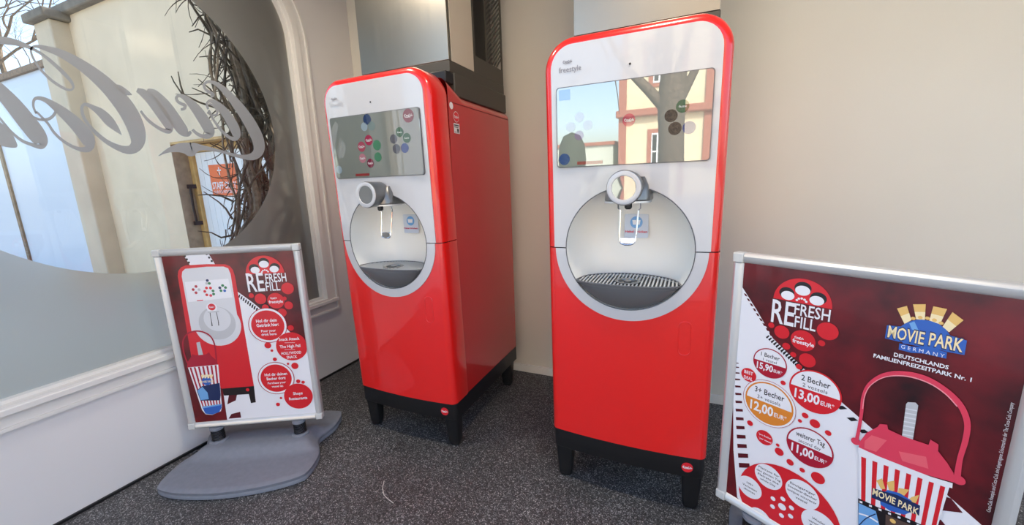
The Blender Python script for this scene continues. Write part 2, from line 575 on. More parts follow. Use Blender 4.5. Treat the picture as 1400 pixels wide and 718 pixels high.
STROKES = [
    (Z2, [(352, 228, 6), (364, 214, 14), (345, 200, 13), (326, 186, 12), (320, 164, 12), (340, 150, 13), (375, 158, 17), (415, 188, 26), (470, 248, 38),
          (525, 322, 48), (567, 395, 52), (588, 450, 50), (586, 492, 46), (560, 516, 34), (520, 520, 20), (470, 511, 14), (420, 497, 12), (360, 482, 15),
          (310, 474, 24), (275, 475, 46), (255, 482, 62), (232, 477, 50), (200, 474, 40), (160, 482, 26), (130, 494, 14), (95, 515, 1)]),
    (Z2, [(340, 285, 10), (334, 262, 11), (347, 244, 14), (378, 256, 24), (420, 298, 36), (460, 360, 42), (478, 405, 38), (472, 428, 24), (445, 424, 14),
          (405, 390, 12), (368, 340, 10), (342, 290, 10)]),
    (Z2, [(345, 258, 8), (368, 270, 9), (384, 292, 10), (380, 312, 10), (358, 314, 9), (335, 300, 9)]),
    (Z2, [(205, 286, 10), (222, 282, 14), (226, 266, 14), (208, 258, 14), (190, 246, 13), (184, 228, 13), (200, 218, 15), (232, 234, 26), (280, 284, 42),
          (320, 342, 48), (346, 390, 46), (345, 412, 30), (315, 418, 18), (285, 405, 14), (262, 385, 12)]),
    (Z2, [(8, 293, 10), (40, 334, 13), (85, 370, 14), (125, 390, 18), (150, 388, 28), (140, 352, 44), (105, 298, 48), (60, 240, 44), (20, 205, 34),
          (-10, 190, 18)]),
    (Z2, [(40, 192, 14), (75, 206, 30), (125, 262, 48), (170, 325, 52), (212, 385, 48), (238, 406, 26), (256, 395, 12)]),
    (Z1, [(561, 273, 2), (583, 285, 22), (622, 311, 22), (648, 322, 2)]),
    (Z1, [(598, 520, 1), (572, 490, 24), (535, 450, 42), (495, 410, 36), (455, 384, 22), (420, 368, 14), (402, 384, 14), (408, 424, 14), (435, 470, 14),
          (485, 522, 17), (540, 562, 21), (600, 588, 30), (645, 590, 42), (675, 558, 60), (672, 500, 74), (635, 415, 78), (575, 332, 72), (500, 254, 62),
          (405, 180, 48), (310, 124, 36), (230, 95, 24), (175, 84, 13), (152, 98, 10), (162, 140, 10), (198, 196, 10), (252, 250, 12), (310, 288, 12),
          (345, 298, 10), (360, 284, 10), (346, 252, 14), (305, 208, 17), (255, 162, 15), (205, 122, 13), (155, 94, 14), (100, 72, 24), (40, 58, 32),
          (-30, 54, 36), (-110, 66, 40)]),
    (Z1, [(178, 415, 9), (164, 378, 11), (168, 346, 14), (192, 338, 17), (235, 354, 24), (305, 405, 44), (375, 468, 58), (425, 530, 62), (438, 572, 46),
          (420, 590, 26), (375, 584, 16), (315, 552, 13), (268, 510, 12), (236, 464, 11), (206, 432, 10), (178, 404, 9)]),
    (Z1, [(150, 425, 8), (195, 443, 12), (240, 440, 14), (268, 416, 14), (276, 388, 12)]),
    (Z1, [(-60, 240, 40), (0, 300, 58), (65, 372, 72), (130, 452, 78), (185, 522, 74), (208, 556, 50), (198, 576, 24), (155, 566, 16), (105, 545, 13),
          (50, 498, 11), (0, 438, 10), (-50, 385, 10)]),
    (Z1, [(-90, 420, 60), (-40, 480, 80), (20, 530, 80), (62, 562, 42), (84, 576, 10)]),
]
for i, (zf, pts) in enumerate(STROKES):
    L, R = strip_stroke(pts, bold=1.12)
    on_glass(L, R, 'script_letter', zf, i % 3)


# ------------------------------------------------------------------ text placing on a mapped surface
def put_text(body, name, m, parent, fmap, cx, cz, w, h, bold=0.02, shear=0.0, off=0.0008):
    """lettering centred on surface coords (cx, cz) with total width w and cap height h; fmap(x, z, off) -> 3D"""
    vs, fs = text_mesh(body, bold, shear)
    if not vs: return None
    A = np.array(vs)
    x0, x1 = A[:, 0].min(), A[:, 0].max()
    cap = 0.70
    b = MB()
    ext = max(x1 - x0, 1e-6)
    b.add([fmap(cx + ((p[0] - x0) / ext - 0.5) * w, cz + (p[1] / cap - 0.5) * h, off) for p in vs], fs)
    return b.build(name, m, parent)


def put_poly(pts, name, m, parent, fmap, off):
    b = MB()
    b.add([fmap(p[0], p[1], off) for p in pts], [tuple(range(len(pts)))])
    o = b.build(name, m, parent)
    return o


def disc(cx, cz, rx, rz=None, n=40, a0=0, a1=2 * PI, rot=0.0):
    rz = rz or rx
    out = []
    full = abs(a1 - a0 - 2 * PI) < 1e-6
    for k in range(n if full else n + 1):
        a = a0 + (a1 - a0) * k / n
        x, z = rx * math.cos(a), rz * math.sin(a)
        out.append((cx + x * math.cos(rot) - z * math.sin(rot), cz + x * math.sin(rot) + z * math.cos(rot)))
    return out


def script_word(name, m, parent, fmap, cx, cz, w, off):
    """tiny flowing two-word script with swash, as drawn on the red discs"""
    b = MB()
    st = [[(-46, 8, 3), (-34, 14, 5), (-42, 18, 4), (-50, 6, 9), (-46, -10, 7), (-34, -10, 4), (-26, -2, 4), (-20, 6, 6), (-26, 8, 4), (-26, -4, 6), (-16, -4, 4),
           (-8, 6, 6), (-14, 2, 5), (-10, -6, 5), (-2, 2, 4), (4, 6, 6), (-2, 0, 6), (6, -6, 5), (10, 4, 4)],
          [(26, 12, 3), (20, 16, 5), (12, 8, 9), (12, -8, 7), (24, -8, 4), (32, 4, 6), (28, -4, 6), (36, -2, 4), (46, 18, 6), (40, -2, 7), (48, -8, 4), (56, 4, 6),
           (50, -4, 6), (60, -8, 5)],
          [(-40, -14, 2), (-20, -18, 6), (0, -14, 8), (20, -18, 5), (40, -14, 2)]]
    for k, s in enumerate(st):
        L, R = strip_stroke(s, 3)
        n = len(L)
        b.add([fmap(cx + p[0] * w / 112, cz + p[1] * w / 112, off + 0.00004 * k) for p in L] + [fmap(cx + p[0] * w / 112, cz + p[1] * w / 112, off + 0.00004 * k) for p in R],
              [(i, i + 1, n + i + 1, n + i) for i in range(n - 1)])
    return b.build(name, m, parent)


# ------------------------------------------------------------------ beverage dispenser
HW, ZB, ZT = 0.332, 0.272, 1.962       # half width, bottom and top of the red cover
RE = 0.034                              # rounding of the cover edge
RT = 0.118                              # top corner radius
SZ = 1.148                              # seam / niche centre height
HR = 0.2475                             # niche radius
DEPTH = 0.885


def fy(x, z):
    return 0.034 * (1 - z / ZT) + (0.005 + 0.018 * (1 - z / ZT)) * (min(abs(x), HW) / HW) ** 2


def fm(x, z, off):
    return (x, fy(x, z) - off, z)


def top_of(x, hw, zt, r):
    d = abs(x) - (hw - r)
    if d <= 0: return zt
    return zt - r + math.sqrt(max(0, r * r - d * d))


def cols(hw, extra=()):
    xs = set([round(-hw + 2 * hw * k / 36, 5) for k in range(37)])
    for e in extra:
        xs.add(e); xs.add(-e)
    return sorted(x for x in xs if abs(x) <= hw + 1e-9)


def col_sheet(b, xs, lo, hi, off, thick=None):
    """sheet following the cover front between lo(x) and hi(x); optional thickness backwards with rim"""
    F = [fm(x, lo(x), off) for x in xs] + [fm(x, hi(x), off) for x in xs]
    n = len(xs)
    b.add(F, [(i, i + 1, n + i + 1, n + i) for i in range(n - 1)])
    if thick:
        rim = [fm(x, lo(x), off) for x in xs] + [fm(x, hi(x), off) for x in reversed(xs)]
        back = [fm(x, lo(x), off - thick) for x in xs] + [fm(x, hi(x), off - thick) for x in reversed(xs)]
        b.loft([rim, back])


def hole_lo(x, r=HR):
    return SZ - math.sqrt(max(0, r * r - x * x))


def hole_hi(x, r=HR):
    return SZ + math.sqrt(max(0, r * r - x * x))


HX = [HR * math.sin(PI / 2 * k / 14) for k in range(15)]


def shell_edge(upper):
    """rounded side/top edge of the cover"""
    b = MB()
    loops = []
    steps = [(RE * (1 - math.sin(PI / 2 * k / 6)), RE * (1 - math.cos(PI / 2 * k / 6))) for k in range(7)]
    for ins, dy in steps + [(0.0, 0.13), (0.012, 0.165)]:
        hw = HW - ins; zt = ZT - ins; r = RT - ins
        p = []
        if upper:
            p.append((-hw, SZ + 0.002))
            for k in range(13):
                a = PI - PI / 2 * k / 12
                p.append((-hw + r + r * math.cos(a), zt - r + r * math.sin(a)))
            for k in range(13):
                a = PI / 2 - PI / 2 * k / 12
                p.append((hw - r + r * math.cos(a), zt - r + r * math.sin(a)))
            p.append((hw, SZ + 0.002))
        else:
            p = [(-hw, SZ - 0.002), (-hw, 0.7), (-hw, ZB), (-hw * 0.5, ZB), (0, ZB), (hw * 0.5, ZB), (hw, ZB), (hw, 0.7), (hw, SZ - 0.002)]
        loops.append([(x, fy(min(max(x, -(HW - RE)), HW - RE), z) + dy, z) for x, z in p])
    b.loft(loops, closed=False)
    ihw = HW - RE
    if upper:
        xs = cols(ihw, HX + [ihw - 0.0 - (RT - RE) * (1 - math.cos(PI / 2 * k / 8)) for k in range(9)])
        col_sheet(b, xs, lambda x: max(SZ + 0.002, hole_hi(x) if abs(x) < HR else 0), lambda x: top_of(x, ihw, ZT - RE, RT - RE), 0)
    else:
        xs = cols(ihw, HX)
        col_sheet(b, xs, lambda x: ZB, lambda x: min(SZ - 0.002, hole_lo(x) if abs(x) < HR else 9), 0)
    return b


def icon(cx, cz, r, m, parent, off, name='screen_icon', n=24):
    return put_poly(disc(cx, cz, r, n=n), name, m, parent, fm, off)


SCR_COL = {}


def scr_mat(key, col, estr=0.22, gl=0.22):
    if key not in SCR_COL:
        SCR_COL[key] = screen_material('display ' + key, col, estr, gl)
    return SCR_COL[key]


def front_xz(u, v, cx, yf):
    """surface coords on a dispenser front for a measured pixel"""
    p = atY(u, v, yf)
    return p.x - cx, p.z


def face_front(o):
    """turn every front-sheet face towards -Y"""
    bm = bmesh.new(); bm.from_mesh(o.data); bm.normal_update()
    bad = [f for f in bm.faces if f.normal.y > 0.3 and f.calc_center_median().y < 0.09]
    bmesh.ops.reverse_faces(bm, faces=bad)
    bm.to_mesh(o.data); bm.free()
    return o


def make_dispenser(cx, y0, label, which):
    T = empty('beverage_dispenser', (cx, y0, 0), 0, label, 'drink dispenser', 'red beverage dispensers')
    face_front(shell_edge(True).build('upper_cover', M_RED, T, smooth=50))
    face_front(shell_edge(False).build('lower_cover', M_RED, T, smooth=50))
    # dark core seen through the seam and round the niche
    for s in (-1, 1):
        b = MB().box(s * 0.289 - 0.036, s * 0.289 + 0.036, 0.045, 0.10, SZ - 0.02, SZ + 0.02)
        b.build('seam_core', M_BLACK, T)
    # rear body with rounded top edges
    b = MB()
    bw, bt = HW - 0.006, 1.872
    prof = [(-bw, ZB), (-bw, bt - 0.05)] + [(-bw + 0.05 - 0.05 * math.cos(PI / 2 * k / 6), bt - 0.05 + 0.05 * math.sin(PI / 2 * k / 6)) for k in range(1, 7)] + \
           [(bw - 0.05 + 0.05 * math.sin(PI / 2 * k / 6), bt - 0.05 + 0.05 * math.cos(PI / 2 * k / 6)) for k in range(0, 6)] + [(bw, bt - 0.05), (bw, ZB)]
    L = []
    for yy, rise in ((0.168, 0.065), (0.21, 0.05), (0.26, 0.028), (0.31, 0.006), (0.36, 0.0), (DEPTH, 0.0)):
        L.append([(x, yy, z + (rise if z > 1.5 else 0)) for x, z in prof])
    b.loft(L, closed=True, cap1=True)
    body = b.build('body', mat('red paint with side shade', (0.50, 0.010, 0.011), 0.3, coat=0.9), T, smooth=40)  # cover red darkened: the side's shade is put into the colour
    for s in (-1, 1):
        b = MB().box(s * (bw + 0.0006) - 0.0006, s * (bw + 0.0006) + 0.0006, 0.19, DEPTH - 0.01, 1.823, 1.8265)
        b.build('lid_seam', mat('seam shadow red', (0.16, 0.004, 0.004), 0.5), T)
    # white upper panel
    b = MB()
    pw = HW - RE + 0.001
    xs = cols(pw, HX + [pw - 0.085 * (1 - math.cos(PI / 2 * k / 8)) for k in range(9)])
    col_sheet(b, xs, lambda x: max(SZ + 0.002, hole_hi(x) if abs(x) < HR else 0), lambda x: top_of(x, pw, ZT - RE + 0.001, 0.085), 0.004, 0.0045)
    pan = face_front(b.build('front_panel', M_WHITE, T, smooth=30))
    # white half ring below the seam
    RO = 0.294
    xs2 = sorted(set(cols(pw, HX) + [s * RO * math.sin(PI / 2 * k / 24) for s in (-1, 1) for k in range(25)]))
    xs2 = [x for x in xs2 if abs(x) <= RO]
    b = MB()
    col_sheet(b, xs2, lambda x: min(SZ - 0.002, hole_lo(x, RO)), lambda x: min(SZ - 0.002, hole_lo(x) if abs(x) < HR else 9), 0.004, 0.0045)
    face_front(b.build('lower_ring', M_WHITE, T, smooth=30))
    # niche
    b = MB()
    prof = [(HR, -0.004), (HR - 0.002, 0.03), (HR - 0.008, 0.08), (HR - 0.022, 0.13), (HR - 0.05, 0.175), (HR - 0.09, 0.2), (0.1, 0.215), (0.05, 0.22), (0.0005, 0.222)]
    n = 64
    loops = []
    for r, yy in prof:
        loops.append([(r * math.cos(2 * PI * k / n), yy + fy(r * math.cos(2 * PI * k / n), SZ + r * math.sin(2 * PI * k / n)) * (1 if yy < 0.05 else 0.6), SZ + r * math.sin(2 * PI * k / n)) for k in range(n)])
    b.loft(loops, cap1=True)
    nic = b.build('dispensing_niche', M_NICHE, T, smooth=60)
    # shadow line round the niche, drawn as a dark grey tube
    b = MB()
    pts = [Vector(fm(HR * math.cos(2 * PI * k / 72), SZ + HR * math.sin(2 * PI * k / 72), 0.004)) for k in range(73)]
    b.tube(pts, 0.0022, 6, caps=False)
    b.build('niche_shadow_line', M_GREY, T)
    # drip tray
    TZ, TW = 1.012, 0.2055
    b = MB()
    nx, nz = 28, 8
    vs = []
    for i in range(nx + 1):
        x = -TW + 2 * TW * i / nx
        q = math.sqrt(max(0, 1 - (x / TW) ** 2))
        lo = hole_lo(x, HR - 0.004)
        lo = min(lo, TZ)
        for j in range(nz + 1):
            t = j / nz
            z = lo + (TZ - lo) * t
            bulge = -0.055 * q * math.sin(t * PI / 2) ** 0.8
            vs.append((x, fy(x, z) + 0.004 + bulge, z))
    fs = [(i * (nz + 1) + j, (i + 1) * (nz + 1) + j, (i + 1) * (nz + 1) + j + 1, i * (nz + 1) + j + 1) for i in range(nx) for j in range(nz)]
    b.add(vs, fs)
    top_f = [vs[i * (nz + 1) + nz] for i in range(nx + 1)]
    top_b = [(x, fy(x, TZ) + 0.004 + 0.17 * math.sqrt(max(0, 1 - (x / TW) ** 2)), TZ) for x in [-TW + 2 * TW * i / nx for i in range(nx + 1)]]
    k0 = len(top_f)
    b.add([(p[0], p[1], p[2] - 0.012) for p in top_f] + [(p[0], p[1], p[2] - 0.012) for p in top_b], [(i, i + 1, k0 + i + 1, k0 + i) for i in range(k0 - 1)])
    tray = b.build('drip_tray', M_GREY, T, smooth=40)
    b = MB(); b.add([(p[0], p[1] + 0.003, p[2] - 0.008) for p in top_f] + [(p[0], p[1] - 0.003, p[2] - 0.008) for p in top_b], [(i, i + 1, k0 + i + 1, k0 + i) for i in range(k0 - 1)])
    b.build('tray_well', M_BLACK, tray)
    b = MB(); b.tube(top_f, 0.0035, 6); b.tube(top_b, 0.0035, 6)
    b.build('tray_rim', M_GREY, tray, smooth=True)
    for k in range(-13, 14):
        x = k * 0.0145
        q = math.sqrt(max(0, 1 - (x / TW) ** 2))
        ya, yb = fy(x, TZ) + 0.006 - 0.053 * q, fy(x, TZ) + 0.17 * q
        if abs(x) < 0.05:
            hc = math.sqrt(0.0525 ** 2 - x * x)
            segs = [(ya, 0.05 - hc), (0.05 + hc, yb)]
        else:
            segs = [(ya, yb)]
        b = MB()
        for s0, s1 in segs:
            b.box(x - 0.0032, x + 0.0032, s0, s1, TZ - 0.006, TZ + 0.001)
        b.build('tray_slat', M_ALU, tray)
    b = MB(); b.lathe([(0.05, -0.006), (0.052, 0.002), (0.038, 0.003), (0.036, -0.004), (0.015, -0.004), (0.0145, 0.003), (0.0005, 0.003)], 'Z', (0.002, 0.05, TZ), 28)
    b.build('tray_ring', M_MGREY, tray, smooth=30)
    # nozzle housing, knob, nozzle, lever
    KZ = 1.392
    b = MB()
    hw2 = 0.082
    lo = []
    for z, w, yb in ((1.340, hw2, -0.050), (1.346, hw2 + 0.003, -0.056), (1.358, hw2 + 0.001, -0.055), (1.40, hw2 - 0.006, -0.05), (1.43, hw2 - 0.02, -0.02)):
        p = [(-w, 0.12, z), (-w, 0.0, z)] + [(-w * math.cos(PI * k / 16), yb * math.sin(PI * k / 16) + 0.0, z) for k in range(1, 16)] + [(w, 0.0, z), (w, 0.12, z)]
        lo.append(p)
    b.loft(lo, closed=True, cap0=True, cap1=True)
    b.build('nozzle_housing', M_MGREY, T, smooth=40)
    b = MB()
    p0 = [(-hw2 - 0.003, 0.06, 0)] + [(-(hw2 + 0.003) * math.cos(PI * k / 20), -0.058 * math.sin(PI * k / 20), 0) for k in range(21)] + [(hw2 + 0.003, 0.06, 0)]
    b.loft([[(x, y, 1.334) for x, y, _ in p0], [(x, y, 1.341) for x, y, _ in p0]], cap0=True, cap1=True)
    b.build('housing_lip', M_ALU, T)
    b = MB(); b.lathe([(0.061, 0.0), (0.062, -0.06), (0.0635, -0.088), (0.062, -0.094), (0.058, -0.096)], 'Y', (0, 0, KZ), 48)
    kn = b.build('tap_knob', M_MGREY, T, smooth=35)
    b = MB(); b.lathe([(0.0605, -0.094), (0.060, -0.0985), (0.057, -0.1), (0.044, -0.0985), (0.0425, -0.096)], 'Y', (0, 0, KZ), 48)
    b.build('knob_ring', M_WHITE, kn, smooth=50)
    b = MB(); b.lathe([(0.0428, -0.096), (0.0005, -0.0965)], 'Y', (0, 0, KZ), 48)
    b.build('knob_display', scr_mat('knob grey', (0.30, 0.31, 0.31), 0.18, 0.3), kn)
    b = MB(); b.lathe([(0.014, 0.0), (0.014, -0.02), (0.009, -0.026), (0.0005, -0.026)], 'Z', (0.006, -0.012, 1.336), 16)
    b.build('nozzle', M_BLACK, T, smooth=30)
    b = MB()
    pts = [(-0.037, 0.02, 1.338), (-0.037, 0.03, 1.312), (-0.030, 0.035, 1.302), (-0.030, 0.03, 1.26), (-0.030, 0.022, 1.215), (-0.029, 0.018, 1.185), (-0.022, 0.017, 1.172), (-0.008, 0.017, 1.168),
           (0.008, 0.017, 1.168), (0.022, 0.017, 1.172), (0.031, 0.018, 1.185), (0.034, 0.022, 1.215), (0.036, 0.03, 1.26), (0.038, 0.035, 1.302), (0.046, 0.03, 1.312), (0.047, 0.02, 1.338)]
    b.tube(pts, 0.0036, 8)
    lv = b.build('lever', M_CHROME, T, smooth=True)
    MB().box(-0.026, 0.029, 0.014, 0.019, 1.172, 1.198).build('lever_pad', M_CHROME, lv, bevel=0.002)
    # sticker in the niche
    nm = lambda x, z, off: (x, 0.226 - off, z)
    sx = 0.012
    put_poly([(sx - 0.046, 1.170), (sx + 0.046, 1.170), (sx + 0.05, 1.174), (sx + 0.05, 1.270), (sx + 0.046, 1.274), (sx - 0.046, 1.274), (sx - 0.05, 1.270), (sx - 0.05, 1.174)],
             'instruction_sticker', mat('pale blue sticker', (0.60, 0.66, 0.76), 0.3), nic, nm, 0.016)
    put_poly(disc(sx, 1.238, 0.026), 'sticker_disc', P_SKY, nic, nm, 0.018)
    put_poly([(sx - 0.014, 1.228), (sx + 0.014, 1.228), (sx + 0.017, 1.248), (sx - 0.017, 1.248)], 'sticker_cup', P_WHITE, nic, nm, 0.020)
    put_text('Hebel drücken', 'sticker_text', P_PINK, nic, nm, sx, 1.198, 0.092, 0.010, 0.02, 0, 0.020)
    # screen
    SW, S0, S1 = 0.2745, 1.479, 1.776
    scr_cx = 0.0
    b = MB()
    rr = 0.012
    def rrect(w, z0, z1, r):
        p = []
        for ccx, ccz, a0 in ((w - r, z0 + r, -PI / 2), (w - r, z1 - r, 0), (-w + r, z1 - r, PI / 2), (-w + r, z0 + r, PI)):
            for k in range(6):
                a = a0 + PI / 2 * k / 5
                p.append((ccx + r * math.cos(a), ccz + r * math.sin(a)))
        return p
    # the glass is a flat rectangle set into the panel
    sfm = lambda x, z, off: (x, 0.034 * (1 - z / ZT) - 0.0015 + 0.006 - off, z)
    p = rrect(SW + 0.003, S0 - 0.003, S1 + 0.003, rr)
    fl = 0.0035
    b.loft([[sfm(x, z, -0.004) for x, z in p], [sfm(x, z, 0.0105) for x, z in p]], cap1=True)
    b.build('screen_bezel', M_GREY, T)
    p = rrect(SW, S0, S1, rr)
    b = MB(); b.add([sfm(x, z, 0.0115) for x, z in p], [tuple(range(len(p)))])
    scr = b.build('touch_screen', scr_mat('background', (0.34, 0.37, 0.33), 0.13, 0.36), T)
    yS = y0 + 0.004
    if which == 'A':
        zz = lambda x, y: front_xz(430 + x / 4.488, 90 + y / 4.488, cx, yS)
        ic = [(328, 318, 24, 'navy', (0.03, 0.06, 0.16)), (312, 375, 20, 'pale blue', (0.36, 0.46, 0.52)), (357, 370, 21, 'grey green', (0.20, 0.27, 0.26)),
              (338, 457, 24, 'crimson', (0.42, 0.03, 0.09)), (388, 488, 24, 'leaf green', (0.05, 0.24, 0.12)), (294, 497, 24, 'rose', (0.44, 0.08, 0.13)),
              (299, 568, 22, 'pale rose', (0.52, 0.22, 0.27)), (347, 598, 21, 'wine', (0.24, 0.03, 0.07)), (393, 560, 22, 'leaf green', (0.05, 0.24, 0.12)),
              (527, 408, 22, 'bottle green', (0.02, 0.12, 0.06)), (571, 443, 22, 'bottle green', (0.02, 0.12, 0.06)), (490, 450, 21, 'slate', (0.06, 0.08, 0.12)),
              (507, 510, 22, 'slate', (0.06, 0.08, 0.12)), (558, 505, 22, 'royal blue', (0.02, 0.07, 0.26)), (580, 290, 30, 'maroon', (0.25, 0.05, 0.07)),
              (125, 640, 20, 'pale blue', (0.36, 0.46, 0.52))]
        rpx = 0.00102
        words, scripts = {9: 'fuze', 10: 'fuze'}, (3, 5, 6, 7, 14)
    else:
        zz = lambda x, y: front_xz(750 + x / 4.225, 80 + y / 4.225, cx, yS)
        ic = [(775, 277, 36, 'bottle green', (0.02, 0.12, 0.06)), (708, 332, 36, 'black', (0.02, 0.02, 0.02)), (730, 405, 37, 'black', (0.02, 0.02, 0.02)),
              (812, 400, 36, 'royal blue', (0.02, 0.07, 0.26)), (93, 583, 37, 'royal blue', (0.02, 0.07, 0.26)), (180, 340, 30, 'lilac', (0.50, 0.52, 0.62)),
              (228, 385, 30, 'lilac', (0.50, 0.52, 0.62)), (130, 397, 30, 'lilac', (0.50, 0.52, 0.62)), (178, 445, 30, 'plum', (0.30, 0.22, 0.36)),
              (465, 357, 38, 'rose', (0.44, 0.08, 0.13))]
        rpx = 0.00060
        words, scripts = {0: 'fuze'}, (9,)
    for k, (x, y, r, key, c) in enumerate(ic):
        px, pz = zz(x, y)
        px = max(-SW + r * rpx * 1.0, min(SW - r * rpx, px)); pz = max(S0 + r * rpx, min(S1 - r * rpx, pz))
        put_poly(disc(px, pz, r * rpx), 'screen_icon', scr_mat(key, c), scr, sfm, 0.0122)
        wt = scr_mat('white text', (0.75, 0.75, 0.75), 0.3)
        if k in words:
            put_text(words[k], 'icon_text', wt, scr, sfm, px, pz, r * rpx * 1.2, r * rpx * 0.35, 0.01, 0.1, 0.0128)
        if k in scripts:
            script_word('icon_script', wt, scr, sfm, px, pz, r * rpx * 1.5, 0.0128)
    # bottom menu tabs
    tabs = [(-0.10, 0.045, 'tab red')] if which == 'A' else [(-0.145, 0.05, 'tab red')]
    for tx, tw, key in tabs:
        put_poly([(tx - tw / 1, S0 + 0.006), (tx + tw, S0 + 0.006), (tx + tw, S0 + 0.018), (tx - tw, S0 + 0.018)], 'menu_tab', scr_mat(key, (0.35, 0.05, 0.05)), scr, sfm, 0.0122)
    if which == 'B':
        a, c = zz(95, 215)
        put_poly([(a - 0.022, c - 0.018), (a + 0.022, c - 0.018), (a + 0.022, c + 0.02), (a - 0.022, c + 0.02)], 'screen_badge', scr_mat('badge blue', (0.20, 0.36, 0.62)), scr, sfm, 0.0122)
    # logo, sensor dot, badges
    put_text('freestyle', 'panel_logo', P_GREY if which == 'A' else mat('logo grey', (0.22, 0.22, 0.26), 0.4), pan, fm, -0.222, 1.842, 0.088, 0.020, 0.005, 0.0, 0.0062)
    script_word('panel_logo_script', mat('logo grey', (0.22, 0.22, 0.26), 0.4), pan, fm, -0.232, 1.868, 0.036, 0.0062)
    put_poly(disc(0.0, 1.828, 0.004, n=14), 'sensor', M_BLACK, pan, fm, 0.0062)
    # plinth and legs
    b = MB()
    hw = HW - 0.004
    f_ = [(-hw + 0.03 - 0.03 * math.sin(PI / 2 * k / 5), fy(0.3, ZB) + 0.004 + 0.03 - 0.03 * math.cos(PI / 2 * k / 5)) for k in range(5, -1, -1)]
    f2 = [(x, fy(x, ZB) + 0.004) for x in (-0.24, -0.16, -0.08, 0, 0.08, 0.16, 0.24)]
    f3 = [(-x, y) for x, y in reversed(f_)]
    loop = f_ + f2 + f3 + [(hw, DEPTH - 0.005), (-hw, DEPTH - 0.005)]
    b.loft([[(x, y + 0.003, 0.176) for x, y in loop], [(x, y, 0.182) for x, y in loop], [(x, y, ZB) for x, y in loop]], cap0=True, cap1=True)
    base = b.build('plinth', M_BLACK, T, smooth=40)
    for s in (-1, 1):
        for ya in (fy(0.3, 0.1) + 0.006, DEPTH - 0.115):
            b = MB()
            x0, x1 = (hw - 0.092, hw - 0.002)
            lo = []
            for z, ins in ((0.0, 0.022), (0.006, 0.016), (0.03, 0.012), (0.16, 0.004), (0.19, 0.0)):
                w = (x1 - x0) / 2 - ins; d = 0.042 - ins; xc = s * (x0 + x1) / 2; yc = ya + 0.046
                r = 0.016
                p = []
                for ccx, ccy, a0 in ((w - r, d - r, 0), (-w + r, d - r, PI / 2), (-w + r, -d + r, PI), (w - r, -d + r, 1.5 * PI)):
                    for k in range(4):
                        a = a0 + PI / 2 * k / 3
                        p.append((xc + ccx + r * math.cos(a), yc + ccy + r * math.sin(a), z))
                lo.append(p)
            b.loft(lo, cap0=True, cap1=True)
            b.build('leg', M_BLACK, T, smooth=50)
    bfm = lambda x, z, off: (x, fy(x, ZB) + 0.004 - off, z)
    put_poly(disc(0.262, 0.224, 0.0225), 'badge', P_RED, base, bfm, 0.0016)
    script_word('badge_script', P_WHITE, base, bfm, 0.262, 0.224, 0.036, 0.0022)
    # embossed rounded outline on the lower cover
    b = MB()
    q = rrect(0.022, -0.07, 0.07, 0.02)
    pts = [Vector(fm(0.226 + x, 0.80 + z, 0.0)) for x, z in q + q[:1]]
    b.tube(pts, 0.0018, 5, caps=False)
    b.build('embossed_outline', M_RED, T)
    # side stickers
    smap = lambda y, z, off: (bw + off, y, z)
    put_poly(disc(0.195, 1.808, 0.017), 'white_cap', mat('white sticker', (0.75, 0.75, 0.75), 0.4), body, smap, 0.0015)
    put_poly(disc(0.235, 1.760, 0.026), 'round_sticker', mat('white sticker', (0.75, 0.75, 0.75), 0.4), body, smap, 0.0015)
    put_poly(disc(0.235, 1.760, 0.0235), 'round_sticker_face', P_RED, body, smap, 0.0021)
    script_word('round_sticker_script', P_WHITE, body, smap, 0.235, 1.760, 0.042, 0.0027)
    put_poly([(0.207, 1.680), (0.262, 1.680), (0.262, 1.728), (0.207, 1.728)], 'barcode_label', mat('white sticker', (0.75, 0.75, 0.75), 0.4), body, smap, 0.0015)
    for k, (ya, yb, za, zb_) in enumerate(((0.211, 0.256, 1.716, 1.722), (0.211, 0.250, 1.708, 1.712), (0.236, 0.254, 1.688, 1.704), (0.211, 0.230, 1.684, 1.687), (0.236, 0.256, 1.683, 1.686))):
        put_poly([(ya, za), (yb, za), (yb, zb_), (ya, zb_)], 'label_print', P_BLACK, body, smap, 0.0021)
    return T


AX, BX, FY0 = -1.423, -0.219, 1.592
make_dispenser(AX, FY0, 'red and white beverage dispenser beside the window, its red side panel in full view', 'A')
make_dispenser(BX, FY0, 'red and white beverage dispenser next to the large price poster, facing straight out', 'B')


